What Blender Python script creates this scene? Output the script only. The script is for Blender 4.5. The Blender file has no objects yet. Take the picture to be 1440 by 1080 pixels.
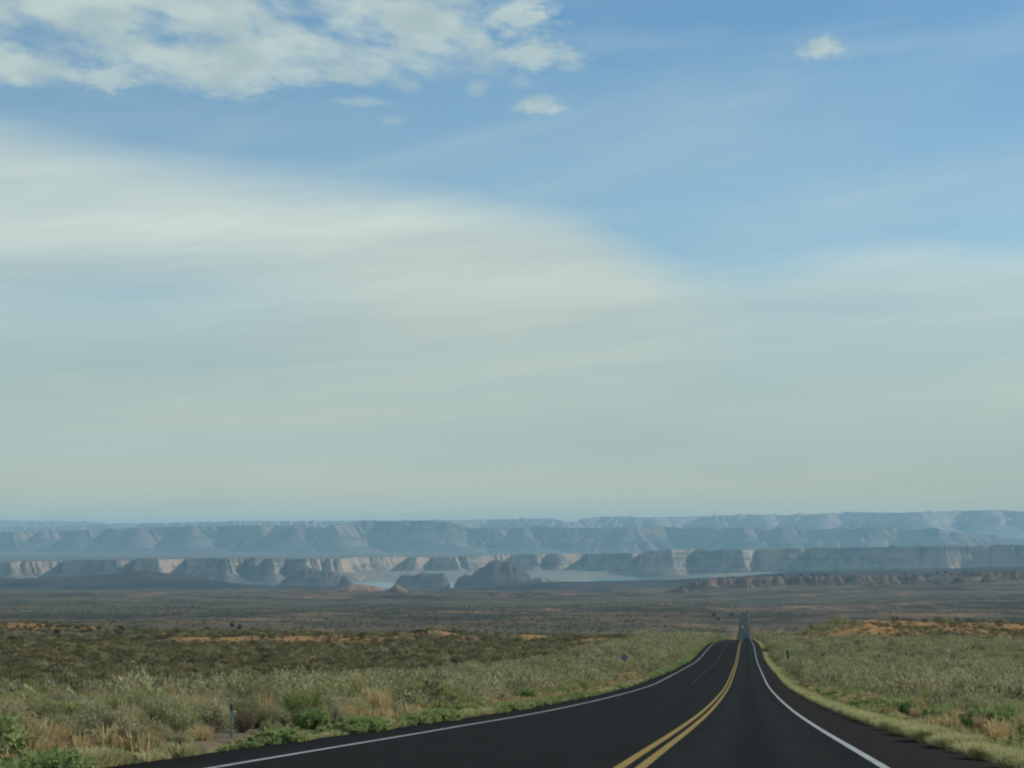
import bpy, bmesh, math, random
import numpy as np
from mathutils import Vector

# ---------------------------------------------------------------- camera, sky, sun, exposure
S = bpy.context.scene
R = math.radians
F_PX, CX, CY, HOR = 3400.0, 720.0, 540.0, 755.0
PITCH = math.atan((HOR - CY) / F_PX)
cam_d = bpy.data.cameras.new('camera')
cam_d.sensor_width = 36.0
cam_d.lens = F_PX / 1440.0 * 36.0
cam_d.clip_start = 0.5
cam_d.clip_end = 300000.0
cam = bpy.data.objects.new('camera', cam_d)
S.collection.objects.link(cam)
cam.rotation_euler = (math.pi / 2 + PITCH, 0, 0)
S.camera = cam
S.render.resolution_x, S.render.resolution_y = 1024, 768

SUN_EL, SUN_AZ = R(28), R(68)          # azimuth to the right of straight ahead (+Y)
EXPOSURE = 0.0
SUN_POWER = 4.4
SKY_POWER = 0.075
HAZE_DENSITY = 2.15e-5
HAZE_COLOR = (0.45, 0.79, 0.98, 1)

S.view_settings.view_transform = 'Standard'
S.view_settings.look = 'None'
S.view_settings.gamma = 1
S.view_settings.exposure = EXPOSURE
S.view_settings.use_curve_mapping = False
S.render.engine = 'CYCLES'
S.cycles.filter_width = 2.2
S.cycles.max_bounces = 6
S.cycles.diffuse_bounces = 3
S.cycles.transmission_bounces = 3
S.cycles.volume_bounces = 0
S.cycles.use_denoising = True

sun_d = bpy.data.lights.new('sun', 'SUN')
sun_d.energy = SUN_POWER
sun_d.angle = R(0.55)
sun_d.color = (1.0, 0.955, 0.89)
sun = bpy.data.objects.new('sun', sun_d)
S.collection.objects.link(sun)
sd = Vector((math.sin(SUN_AZ) * math.cos(SUN_EL), math.cos(SUN_AZ) * math.cos(SUN_EL), math.sin(SUN_EL)))
sun.rotation_euler = sd.to_track_quat('Z', 'Y').to_euler()


class N:
    """small node-graph builder"""
    def __init__(s, nt):
        s.nt = nt

    def new(s, t, **kw):
        n = s.nt.nodes.new(t)
        for k, v in kw.items():
            setattr(n, k, v)
        return n

    def put(s, sock, v):
        if isinstance(v, bpy.types.NodeSocket):
            s.nt.links.new(v, sock)
        elif v is not None:
            sock.default_value = v

    def m(s, op, a, b=None, c=None, clamp=False):
        n = s.new('ShaderNodeMath', operation=op, use_clamp=clamp)
        s.put(n.inputs[0], a)
        s.put(n.inputs[1], b)
        s.put(n.inputs[2], c)
        return n.outputs[0]

    def step(s, v, a, b):
        n = s.new('ShaderNodeMapRange', interpolation_type='SMOOTHSTEP')
        s.put(n.inputs['Value'], v)
        s.put(n.inputs['From Min'], a)
        s.put(n.inputs['From Max'], b)
        return n.outputs[0]

    def lin(s, v, a, b, c=0.0, d=1.0):
        n = s.new('ShaderNodeMapRange')
        s.put(n.inputs['Value'], v)
        s.put(n.inputs['From Min'], a)
        s.put(n.inputs['From Max'], b)
        s.put(n.inputs['To Min'], c)
        s.put(n.inputs['To Max'], d)
        return n.outputs[0]

    def vec(s, x, y, z=0.0):
        n = s.new('ShaderNodeCombineXYZ')
        for i, v in enumerate((x, y, z)):
            s.put(n.inputs[i], v)
        return n.outputs[0]

    def sep(s, v):
        n = s.new('ShaderNodeSeparateXYZ')
        s.put(n.inputs[0], v)
        return n.outputs

    def noise(s, v, scale=1.0, detail=3.0, rough=0.5, dist=0.0, out='Fac'):
        n = s.new('ShaderNodeTexNoise')
        s.put(n.inputs['Vector'], v)
        s.put(n.inputs['Scale'], scale)
        s.put(n.inputs['Detail'], detail)
        s.put(n.inputs['Roughness'], rough)
        s.put(n.inputs['Distortion'], dist)
        return n.outputs[out]

    def mix(s, f, a, b, blend='MIX'):
        n = s.new('ShaderNodeMix', data_type='RGBA', blend_type=blend)
        s.put(n.inputs[0], f)
        s.put(n.inputs[6], a)
        s.put(n.inputs[7], b)
        return n.outputs[2]

    def scale(s, v, k):
        n = s.new('ShaderNodeVectorMath', operation='MULTIPLY')
        s.put(n.inputs[0], v)
        s.put(n.inputs[1], k)
        return n.outputs[0]


def c3(r, g, b):
    return (r, g, b, 1.0)


def make_world():
    w = bpy.data.worlds.new('World')
    S.world = w
    w.use_nodes = True
    nt = w.node_tree
    nt.nodes.clear()
    n = N(nt)
    sky = n.new('ShaderNodeTexSky', sky_type='NISHITA', sun_disc=False)
    sky.sun_elevation = SUN_EL
    sky.sun_rotation = SUN_AZ
    sky.altitude = 1500
    sky.air_density = 1.0
    sky.dust_density = 0.6
    sky.ozone_density = 1.2
    tc = n.new('ShaderNodeTexCoord')
    x, y, z = n.sep(tc.outputs['Generated'])
    az = n.m('ARCTAN2', x, y)
    el = n.m('ARCSINE', z)
    u = n.m('MULTIPLY_ADD', az, 3.4, 0.72)
    v = n.m('MULTIPLY_ADD', el, -3.4, 0.755)
    # wind-blown warp shared by the layers
    wob = n.m('SUBTRACT', n.noise(n.vec(n.m('MULTIPLY', u, 1.6), n.m('MULTIPLY', v, 4.0)), 1.0, 3), 0.5)
    wob2 = n.m('SUBTRACT', n.noise(n.vec(n.m('MULTIPLY', u, 3.0), n.m('MULTIPLY', v, 9.0), 4.0), 1.0, 4), 0.5)
    # upper edge of the high cirrostratus sheet
    fc = n.new('ShaderNodeFloatCurve')
    n.put(fc.inputs['Value'], n.lin(u, -0.6, 2.0))
    pts = [(-0.6, .13), (-0.2, .145), (0, .168), (.3, .215), (.6, .248), (.8, .286), (.9, .33), (.97, .352),
           (1.08, .345), (1.16, .328), (1.3, .32), (1.44, .325), (1.7, .30), (2.0, .31)]
    cv = fc.mapping.curves[0]
    for i, (a, b) in enumerate(pts):
        X = (a + 0.6) / 2.6
        if i < 2:
            cv.points[0 if i == 0 else 1].location = (X, b)
        else:
            cv.points.new(X, b)
    fc.mapping.update()
    edge = n.m('ADD', fc.outputs[0], n.m('ADD', n.m('MULTIPLY', wob, 0.05), n.m('MULTIPLY', wob2, 0.035)))
    dv = n.m('SUBTRACT', v, edge)                       # >0 inside the sheet
    sheet = n.step(dv, -0.045, 0.085)
    # streaks drawn out along the wind, tilted a little
    vt = n.m('MULTIPLY_ADD', u, 0.06, v)
    st1 = n.noise(n.vec(n.m('MULTIPLY', u, 0.9), n.m('MULTIPLY', vt, 7.0), 2.0), 1.0, 4, 0.55, 0.3)
    st2 = n.noise(n.vec(n.m('MULTIPLY', u, 1.6), n.m('MULTIPLY', vt, 19.0), 7.0), 1.0, 4, 0.6, 0.2)
    st3 = n.noise(n.vec(n.m('MULTIPLY', u, 4.5), n.m('MULTIPLY', n.m('MULTIPLY_ADD', u, 0.17, v), 46.0), 9.0), 1.0, 5, 0.65, 0.4)
    st = n.m('ADD', n.m('ADD', n.m('MULTIPLY', st1, 0.58), n.m('MULTIPLY', st2, 0.30)), n.m('MULTIPLY', st3, 0.12))
    # thick by the edge, thinner and bluer deep inside the sheet, weak on the right
    core = n.m('SUBTRACT', 1.0, n.step(dv, 0.06, 0.34))
    wr = n.step(u, 0.86, 1.1)
    dens = n.m('ADD', n.m('MULTIPLY_ADD', core, 0.08, 0.80), n.m('MULTIPLY', n.step(v, 0.50, 0.72), 0.25))
    dens = n.m('SUBTRACT', dens, n.m('MULTIPLY', wr, n.m('MULTIPLY', core, 0.14)))
    dens = n.m('ADD', dens, n.m('MULTIPLY', n.m('SUBTRACT', st, 0.5), 0.95))
    glow = n.m('SUBTRACT', 1.0, n.step(n.m('SQRT', n.m('ADD', n.m('POWER', n.m('DIVIDE', n.m('SUBTRACT', u, 0.66), 0.46), 2.0),
               n.m('POWER', n.m('DIVIDE', n.m('SUBTRACT', vt, 0.44), 0.16), 2.0))), 0.1, 1.1))
    dens = n.m('ADD', dens, n.m('MULTIPLY', glow, 0.16))
    # the bluish rift low on the left
    gap = n.m('SUBTRACT', 1.0, n.step(n.m('SQRT', n.m('ADD', n.m('POWER', n.m('DIVIDE', n.m('SUBTRACT', u, 0.18), 0.42), 2.0),
              n.m('POWER', n.m('DIVIDE', n.m('SUBTRACT', vt, 0.445), 0.055), 2.0))), 0.2, 1.15))
    dens = n.m('SUBTRACT', dens, n.m('MULTIPLY', gap, 0.24))
    cir = n.m('MULTIPLY', sheet, dens, clamp=True)
    # thin diagonal wisps in the blue
    vt2 = n.m('MULTIPLY_ADD', u, 0.13, v)
    wisp = n.noise(n.vec(n.m('MULTIPLY', u, 1.5), n.m('MULTIPLY', vt2, 9.5), 11.0), 1.0, 5, 0.55, 0.3)
    wisp = n.m('MULTIPLY', n.step(wisp, 0.34, 0.80), 0.26)
    wisp = n.m('ADD', wisp, n.m('MULTIPLY_ADD', n.step(v, 0.02, 0.30), 0.20, 0.05))
    cir = n.m('MAXIMUM', cir, wisp)
    # altocumulus bank, upper left
    pu = n.m('ADD', u, n.m('MULTIPLY', wob2, 0.05))
    cu1 = n.noise(n.vec(n.m('MULTIPLY', pu, 8.2), n.m('MULTIPLY_ADD', v, 17.0, n.m('MULTIPLY', pu, -3.0)), 33.5), 1.0, 8, 0.55, 0.0)
    reg = n.m('MULTIPLY', n.m('SUBTRACT', 1.0, n.step(pu, 0.60, 0.86)),
              n.m('SUBTRACT', 1.0, n.step(n.m('ADD', v, n.m('MULTIPLY', wob, 0.06)), 0.092, 0.178)))
    thr = n.lin(reg, 0.0, 1.0, 0.80, 0.36)
    cum = n.step(n.m('SUBTRACT', cu1, thr), -0.05, 0.24)

    def puff(pu0, pv0, ru, rv, seed):
        a = n.m('POWER', n.m('DIVIDE', n.m('SUBTRACT', u, pu0), ru), 2.0)
        b = n.m('POWER', n.m('DIVIDE', n.m('SUBTRACT', v, pv0), rv), 2.0)
        q = n.noise(n.vec(n.m('MULTIPLY', u, 34.0), n.m('MULTIPLY', v, 62.0), seed), 1.0, 6, 0.62)
        r = n.m('ADD', n.m('SQRT', n.m('ADD', a, b)), n.m('MULTIPLY', n.m('SUBTRACT', q, 0.5), 2.3))
        return n.m('SUBTRACT', 1.0, n.step(r, 0.20, 1.15))
    for a_, w_ in (((1.158, .076, .040, .019, 1.0), .95), ((.758, .150, .040, .015, 2.0), .8), ((.728, .026, .066, .034, 3.0), .9),
                   ((.672, .126, .022, .015, 5.0), .45), ((.735, .120, .020, .012, 6.0), .35), ((.506, .146, .045, .008, 7.0), .35),
                   ((.552, .172, .020, .010, 8.0), .25), ((.745, .080, .090, .024, 9.0), .85), ((.80, .096, .030, .010, 12.0), .4),
                   ((.155, .118, .060, .026, 14.0), .8), ((.330, .118, .085, .034, 15.0), .85)):
        cum = n.m('MAXIMUM', cum, n.m('MULTIPLY', puff(*a_), w_))
    k = 1.0 / SKY_POWER
    base = n.scale(sky.outputs[0], SKY_TINT)
    wcol = n.mix(n.step(v, 0.28, 0.60), c3(.590 * k, .680 * k, .630 * k), c3(.462 * k, .532 * k, .470 * k))
    wcol = n.mix(n.step(v, 0.62, 0.745), wcol, c3(.640 * k, .610 * k, .370 * k))
    bands = n.lin(st, 0.30, 0.70, 0.85, 1.15)
    wcol = n.scale(wcol, n.vec(bands, n.m('MULTIPLY_ADD', bands, 0.95, 0.05), n.m('MULTIPLY_ADD', bands, 0.88, 0.12)))
    col = n.mix(cir, base, wcol)
    shade = n.noise(n.vec(n.m('MULTIPLY', u, 11.0), n.m('MULTIPLY', v, 24.0), 50.0), 1.0, 3)
    ccol = n.mix(n.step(shade, 0.3, 0.7), c3(.44 * k, .55 * k, .54 * k), c3(.60 * k, .70 * k, .640 * k))
    col = n.mix(n.m('MULTIPLY', cum, 0.82), col, ccol)
    bg = n.new('ShaderNodeBackground')
    n.put(bg.inputs['Color'], col)
    bg.inputs['Strength'].default_value = SKY_POWER
    out = n.new('ShaderNodeOutputWorld')
    nt.links.new(bg.outputs[0], out.inputs[0])


SKY_TINT = (0.73, 1.17, 1.36)
make_world()

# ---------------------------------------------------------------- helpers
COL = S.collection
rng = np.random.default_rng(7)
random.seed(7)


def ray(x, y):
    a, b = (x - CX) / F_PX, (CY - y) / F_PX
    dy = math.cos(PITCH) - b * math.sin(PITCH)
    dz = math.sin(PITCH) + b * math.cos(PITCH)
    return a / dy, dz / dy


def z_at(y, d):
    """height of a point seen on photo row y at depth d"""
    return ray(CX, y)[1] * d


def x_at(x, d, y=820.0):
    return ray(x, y)[0] * d


def _h(ix, iy, s):
    h = (ix * 374761393 + iy * 668265263 + s * 974634777) & 0xFFFFFFFF
    h = ((h ^ (h >> 13)) * 1274126177) & 0xFFFFFFFF
    return ((h ^ (h >> 16)) & 0xFFFF) / 65535.0


def vnoise(x, y, s=0):
    x = np.asarray(x, float)
    y = np.asarray(y, float)
    x, y = np.broadcast_arrays(x, y)
    ix, iy = np.floor(x).astype(np.int64), np.floor(y).astype(np.int64)
    fx, fy = x - ix, y - iy
    fx, fy = fx * fx * (3 - 2 * fx), fy * fy * (3 - 2 * fy)
    a, b = _h(ix, iy, s), _h(ix + 1, iy, s)
    c, d = _h(ix, iy + 1, s), _h(ix + 1, iy + 1, s)
    return (a + (b - a) * fx) * (1 - fy) + (c + (d - c) * fx) * fy


def fbm(x, y, s=0, o=4, g=0.5):
    t, a, tot = 0.0, 1.0, 0.0
    for i in range(o):
        t = t + a * vnoise(np.asarray(x) * 2 ** i + 17.3 * i, np.asarray(y) * 2 ** i - 9.1 * i, s + i)
        tot += a
        a *= g
    return t / tot - 0.5


def sstep(v, a, b):
    t = np.clip((np.asarray(v, float) - a) / (b - a), 0, 1)
    return t * t * (3 - 2 * t)


def pchip(xs, ys):
    xs, ys = np.array(xs, float), np.array(ys, float)
    h, dl = np.diff(xs), np.diff(ys) / np.diff(xs)
    m = np.zeros(len(xs))
    for i in range(1, len(xs) - 1):
        if dl[i - 1] * dl[i] > 0:
            w1, w2 = 2 * h[i] + h[i - 1], h[i] + 2 * h[i - 1]
            m[i] = (w1 + w2) / (w1 / dl[i - 1] + w2 / dl[i])
    m[0], m[-1] = dl[0], dl[-1]

    def f(x):
        x = np.clip(np.asarray(x, float), xs[0], xs[-1])
        i = np.clip(np.searchsorted(xs, x) - 1, 0, len(xs) - 2)
        t = (x - xs[i]) / h[i]
        return ((2 * t**3 - 3 * t**2 + 1) * ys[i] + (t**3 - 2 * t**2 + t) * h[i] * m[i]
                + (-2 * t**3 + 3 * t**2) * ys[i + 1] + (t**3 - t**2) * h[i] * m[i + 1])
    return f


def mesh(name, verts, faces, mats=(), mi=None, smooth=False):
    me = bpy.data.meshes.new(name)
    verts = np.asarray(verts, np.float32)
    me.vertices.add(len(verts))
    me.vertices.foreach_set('co', verts.ravel())
    if isinstance(faces, np.ndarray):
        k = faces.shape[1]
        flat = faces.ravel().astype(np.int32)
        starts = np.arange(0, len(flat), k, dtype=np.int32)
    else:
        flat = np.array([i for f in faces for i in f], np.int32)
        ln = np.array([len(f) for f in faces], np.int32)
        starts = (np.cumsum(ln) - ln).astype(np.int32)
    me.loops.add(len(flat))
    me.loops.foreach_set('vertex_index', flat)
    me.polygons.add(len(starts))
    me.polygons.foreach_set('loop_start', starts)
    for m in mats:
        me.materials.append(m)
    if mi is not None:
        me.polygons.foreach_set('material_index', np.asarray(mi, np.int32))
    if smooth:
        me.polygons.foreach_set('use_smooth', np.ones(len(starts), bool))
    me.update(calc_edges=True)
    return me


def obj(name, me, parent=None, loc=None):
    o = bpy.data.objects.new(name, me)
    COL.objects.link(o)
    if parent is not None:
        o.parent = parent
    if loc is not None:
        o.location = loc
    return o


def tag(o, label=None, cat=None, group=None, kind=None):
    if label:
        o['label'] = label
    if cat:
        o['category'] = cat
    if group:
        o['group'] = group
    if kind:
        o['kind'] = kind
    return o


def thing(name, loc, label, cat, group=None, rz=0.0):
    o = bpy.data.objects.new(name, None)
    COL.objects.link(o)
    o.location = loc
    o.rotation_euler = (0, 0, rz)
    return tag(o, label, cat, group)


def grid_faces(nr, nc):
    r, c = np.meshgrid(np.arange(nr - 1), np.arange(nc - 1), indexing='ij')
    a = (r * nc + c).ravel()
    return np.stack([a, a + 1, a + nc + 1, a + nc], 1)


class MB:
    """collects simple solids into one mesh"""
    def __init__(s):
        s.bm = bmesh.new()

    def box(s, c, d, bevel=0.0, taper=None):
        r = bmesh.ops.create_cube(s.bm, size=1.0)
        for v in r['verts']:
            k = taper if (taper and v.co.z > 0) else (1, 1)
            v.co = Vector((c[0] + v.co.x * d[0] * k[0], c[1] + v.co.y * d[1] * k[1], c[2] + v.co.z * d[2]))
        if bevel:
            ed = list({e for v in r['verts'] for e in v.link_edges})
            bmesh.ops.bevel(s.bm, geom=ed, offset=bevel, segments=2, affect='EDGES', profile=0.6)
        return s

    def cyl(s, a, b, r0, r1=None, seg=10):
        a, b = Vector(a), Vector(b)
        r1 = r0 if r1 is None else r1
        q = (b - a).to_track_quat('Z', 'Y').to_matrix().to_4x4()
        q.translation = (a + b) / 2
        bmesh.ops.create_cone(s.bm, cap_ends=True, segments=seg, radius1=r0, radius2=r1, depth=(b - a).length, matrix=q)
        return s

    def prism(s, prof, w, bevel=0.0):
        """side profile [(y,z)] extruded over the width w along x"""
        lo = [s.bm.verts.new((-w / 2, y, z)) for y, z in prof]
        hi = [s.bm.verts.new((w / 2, y, z)) for y, z in prof]
        fs = [s.bm.faces.new(lo), s.bm.faces.new(hi[::-1])]
        for i in range(len(prof)):
            j = (i + 1) % len(prof)
            fs.append(s.bm.faces.new((lo[j], lo[i], hi[i], hi[j])))
        bmesh.ops.recalc_face_normals(s.bm, faces=fs)
        if bevel:
            bmesh.ops.bevel(s.bm, geom=list({e for f in fs for e in f.edges}), offset=bevel, segments=2, affect='EDGES')
        return s

    def build(s, name, mat, parent=None, loc=None, smooth=False):
        me = bpy.data.meshes.new(name)
        s.bm.to_mesh(me)
        s.bm.free()
        me.materials.append(mat)
        if smooth:
            for p in me.polygons:
                p.use_smooth = True
        return obj(name, me, parent, loc)


# ---------------------------------------------------------------- materials
def material(name):
    m = bpy.data.materials.new(name)
    m.use_nodes = True
    nt = m.node_tree
    nt.nodes.clear()
    n = N(nt)
    out = n.new('ShaderNodeOutputMaterial')
    return m, n, out


def finish(n, out, col, rough=0.9, spec=0.2, bump=None, strength=0.3, dist=0.05, metal=0.0):
    b = n.new('ShaderNodeBsdfPrincipled')
    n.put(b.inputs['Base Color'], col)
    n.put(b.inputs['Roughness'], rough)
    n.put(b.inputs['Specular IOR Level'], spec)
    n.put(b.inputs['Metallic'], metal)
    if bump is not None:
        bn = n.new('ShaderNodeBump')
        bn.inputs['Strength'].default_value = strength
        bn.inputs['Distance'].default_value = dist
        n.put(bn.inputs['Height'], bump)
        n.nt.links.new(bn.outputs[0], b.inputs['Normal'])
    n.nt.links.new(b.outputs[0], out.inputs[0])
    return b


def plain(name, rgb, rough=0.5, spec=0.4, metal=0.0, var=0.12, scale=8.0):
    m, n, out = material(name)
    g = n.new('ShaderNodeNewGeometry')
    q = n.noise(g.outputs['Position'], scale, 4)
    dark = tuple(c * (1 - var) for c in rgb) + (1,)
    lite = tuple(min(1, c * (1 + var)) for c in rgb) + (1,)
    finish(n, out, n.mix(q, dark, lite), n.lin(q, 0.2, 0.8, max(0.05, rough - .08), rough + .08), spec, metal=metal)
    return m


def mat_ground():
    m, n, out = material('desert_soil')
    P = n.new('ShaderNodeNewGeometry').outputs['Position']
    x, y, z = n.sep(P)
    flat = n.vec(x, y, 0.0)
    far = n.step(y, 700.0, 1300.0)
    mid = n.step(y, 1600.0, 3600.0)
    # near soil: orange sand, tan silt and leaf litter
    a = n.noise(flat, 0.035, 5, 0.6)
    b = n.noise(flat, 0.9, 5, 0.65)
    sand = n.mix(n.step(b, 0.35, 0.7), c3(.300, .160, .070), c3(.235, .150, .085))
    litter = n.mix(n.step(b, 0.4, 0.62), c3(.085, .075, .046), c3(.150, .120, .072))
    o_ = n.m('ABSOLUTE', n.m('SUBTRACT', x, n.m('MULTIPLY', y, 0.0963)))
    near = n.mix(n.m('MULTIPLY', n.step(a, 0.48, 0.66), n.step(o_, 24.0, 40.0)), litter, sand)
    # farther on: scrub cover seen edge-on with bare sand between
    s1 = n.noise(n.vec(x, n.m('MULTIPLY', y, 0.45)), 0.0065, 6, 0.68)
    s2 = n.noise(flat, 0.05, 4, 0.7)
    cover = n.step(n.m('ADD', n.m('MULTIPLY', s1, 0.62), n.m('MULTIPLY', s2, 0.38)), 0.34, 0.50)
    fcol = n.mix(cover, c3(.230, .125, .055), c3(.085, .078, .045))
    # mid plain: dull purple-grey scrub and pinkish slickrock streaks
    t1 = n.noise(flat, 0.0042, 5, 0.62)
    t2 = n.noise(n.vec(n.m('MULTIPLY', x, 0.022), n.m('MULTIPLY', y, 0.007), 5.0), 1.0, 5, 0.65)
    t3 = n.noise(flat, 0.0013, 4, 0.6)
    pat = n.m('ADD', n.m('MULTIPLY', t1, 0.42), n.m('ADD', n.m('MULTIPLY', t2, 0.33), n.m('MULTIPLY', t3, 0.25)))
    mcol = n.mix(n.step(pat, 0.46, 0.515), c3(.021, .021, .015), c3(.102, .072, .046))
    mcol = n.mix(n.step(pat, 0.535, 0.585), mcol, c3(.225, .135, .072))
    gp = n.noise(n.vec(n.m('MULTIPLY', x, 0.00022), n.m('MULTIPLY', y, 0.00030), 3.0), 1.0, 3)
    mcol = n.mix(n.m('MULTIPLY', n.step(gp, 0.46, 0.62), 0.6), mcol, c3(.066, .072, .048))
    fcol = n.mix(mid, fcol, mcol)
    # smooth dark shrub-covered swells before the lake, rusty low on their flank
    vfar = n.step(y, 9500.0, 11800.0)
    v1 = n.noise(n.vec(x, n.m('MULTIPLY', y, 0.4)), 0.0012, 6, 0.65)
    vcol = n.mix(n.step(v1, 0.42, 0.60), c3(.010, .010, .010), c3(.046, .034, .028))
    fcol = n.mix(vfar, fcol, vcol)
    col = n.mix(far, near, fcol)
    sa = n.new('ShaderNodeAttribute', attribute_name='sand')
    sg = n.noise(flat, 0.17, 7, 0.75)
    smask = n.step(n.m('ADD', sa.outputs['Fac'], n.m('MULTIPLY', n.m('SUBTRACT', sg, 0.5), 2.3)), 0.46, 0.74)
    col = n.mix(smask, col, n.mix(n.step(b, 0.3, 0.7), c3(.335, .180, .064), c3(.240, .145, .060)))
    bmp = n.noise(flat, 2.2, 6, 0.7)
    finish(n, out, col, 0.95, 0.08, bmp, 0.5, 0.08)
    return m


def mat_road():
    m, n, out = material('asphalt')
    P = n.new('ShaderNodeNewGeometry').outputs['Position']
    x, y, z = n.sep(P)
    at = n.new('ShaderNodeAttribute', attribute_name='off')
    off = at.outputs['Fac']
    fine = n.noise(P, 26.0, 3, 0.7)
    blot = n.noise(n.vec(n.m('MULTIPLY', x, 0.7), n.m('MULTIPLY', y, 0.06)), 1.0, 4, 0.6)
    lane = n.mix(fine, c3(.0080, .0092, .0090), c3(.0165, .0178, .0170))
    # wheel tracks polished paler, oil-darkened strip between them in the right-hand lane
    d1 = n.m('ABSOLUTE', n.m('SUBTRACT', n.m('ABSOLUTE', n.m('SUBTRACT', off, 1.85)), 0.86))
    trk = n.m('SUBTRACT', 1.0, n.step(d1, 0.12, 0.62))
    lane = n.mix(n.m('MULTIPLY', trk, n.lin(blot, 0.2, 0.8, 0.35, 0.8)), lane, c3(.0175, .0205, .0198))
    oil = n.m('SUBTRACT', 1.0, n.step(n.m('ABSOLUTE', n.m('SUBTRACT', off, 1.85)), 0.08, 0.42))
    lane = n.mix(n.m('MULTIPLY', oil, 0.5), lane, c3(.0085, .0095, .0095))
    sh = n.mix(fine, c3(.0115, .0105, .0090), c3(.0250, .0215, .0180))
    grit = n.noise(n.vec(x, n.m('MULTIPLY', y, 0.35)), 1.1, 5, 0.7)
    sh = n.mix(n.step(grit, 0.5, 0.75), sh, c3(.030, .0245, .0190))
    shl = n.mix(fine, c3(.0065, .0070, .0072), c3(.0145, .0150, .0148))
    stain = n.noise(n.vec(n.m('MULTIPLY', x, 1.3), n.m('MULTIPLY', y, 0.16), 3.0), 1.0, 6, 0.7)
    sv = n.lin(stain, 0.3, 0.7, 0.78, 1.25)
    lane = n.scale(lane, n.vec(sv, sv, sv))
    col = n.mix(n.step(off, 3.62, 3.74), lane, sh)
    at2 = n.new('ShaderNodeAttribute', attribute_name='lshoulder')
    col = n.mix(at2.outputs['Fac'], col, shl)
    col = n.mix(n.step(y, 1120.0, 1240.0), col, n.mix(fine, c3(.022, .026, .024), c3(.040, .043, .038)))
    at3 = n.new('ShaderNodeAttribute', attribute_name='verge')
    soil = n.mix(n.noise(P, 0.6, 5, 0.7), c3(.070, .068, .040), c3(.125, .110, .062))
    col = n.mix(n.step(at3.outputs['Fac'], 0.10, 0.30), col, soil)
    finish(n, out, col, 0.95, 0.02, fine, 0.25, 0.01)
    return m


def mat_paint(name, rgb, worn):
    m, n, out = material(name)
    P = n.new('ShaderNodeNewGeometry').outputs['Position']
    q = n.noise(P, 14.0, 5, 0.75)
    w = n.noise(P, 0.8, 3, 0.6)
    k = n.m('ADD', n.m('MULTIPLY', q, 0.7), n.m('MULTIPLY', w, 0.3))
    lo = tuple(c * 0.45 + 0.012 for c in rgb) + (1,)
    col = n.mix(n.step(k, worn - 0.09, worn + 0.07), lo, rgb + (1,))
    finish(n, out, col, 0.75, 0.2)
    return m


def mat_rock(name, light, dark, top, strata=0.03, sscale=1.0, red=None):
    m, n, out = material(name)
    g = n.new('ShaderNodeNewGeometry')
    P = g.outputs['Position']
    x, y, z = n.sep(P)
    nz = n.sep(g.outputs['Normal'])[2]
    w = n.noise(P, 0.0012 * sscale, 4)
    band = n.noise(n.vec(n.m('MULTIPLY', x, 0.00012 * sscale), n.m('MULTIPLY', y, 0.00012 * sscale), n.m('MULTIPLY', z, strata)), 1.0, 5, 0.7)
    blot = n.noise(P, 0.006 * sscale, 5, 0.65)
    col = n.mix(n.step(n.m('ADD', n.m('MULTIPLY', band, 0.5), n.m('MULTIPLY', blot, 0.5)), 0.40, 0.57), light + (1,), dark + (1,))
    if red:
        col = n.mix(n.m('MULTIPLY', n.step(w, 0.42, 0.6), 0.7), col, red + (1,))
    veg = n.step(n.m('ADD', nz, n.m('MULTIPLY', n.m('SUBTRACT', blot, 0.5), 0.25)), 0.80, 0.97)
    col = n.mix(veg, col, n.mix(n.step(blot, 0.45, 0.62), top + (1,), tuple(t * 1.7 for t in top) + (1,)))
    finish(n, out, col, 0.95, 0.05)
    return m


def mat_leaf(name, cols, trans=0.3, var=0.22):
    """cols: list of foliage colours, one picked per plant"""
    m, n, out = material(name)
    oi = n.new('ShaderNodeObjectInfo')
    rmp = n.new('ShaderNodeValToRGB')
    cr = rmp.color_ramp
    while len(cr.elements) < len(cols):
        cr.elements.new(0.5)
    for i, c in enumerate(cols):
        cr.elements[i].position = i / max(1, len(cols) - 1)
        cr.elements[i].color = c + (1,)
    n.put(rmp.inputs[0], oi.outputs['Random'])
    tc = n.new('ShaderNodeTexCoord')
    q = n.noise(tc.outputs['Object'], 9.0, 3, 0.6)
    q2 = n.noise(tc.outputs['Object'], 2.3, 2, 0.5)
    k = n.m('ADD', n.m('MULTIPLY', q, 0.6), n.m('MULTIPLY', q2, 0.4))
    f = n.lin(k, 0.3, 0.7, 1 - var, 1 + var)
    col = n.scale(rmp.outputs[0], n.vec(f, f, f))
    d = n.new('ShaderNodeBsdfDiffuse')
    n.put(d.inputs[0], col)
    t = n.new('ShaderNodeBsdfTranslucent')
    n.put(t.inputs[0], col)
    mx = n.new('ShaderNodeMixShader')
    mx.inputs[0].default_value = trans
    n.nt.links.new(d.outputs[0], mx.inputs[1])
    n.nt.links.new(t.outputs[0], mx.inputs[2])
    n.nt.links.new(mx.outputs[0], out.inputs[0])
    return m


def mat_water():
    m, n, out = material('lake_water')
    P = n.new('ShaderNodeNewGeometry').outputs['Position']
    q = n.noise(n.scale(P, (0.004, 0.02, 0.0)), 1.0, 4)
    finish(n, out, c3(.03, .07, .08), 0.18, 0.5, q, 0.15, 0.6)
    return m


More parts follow.
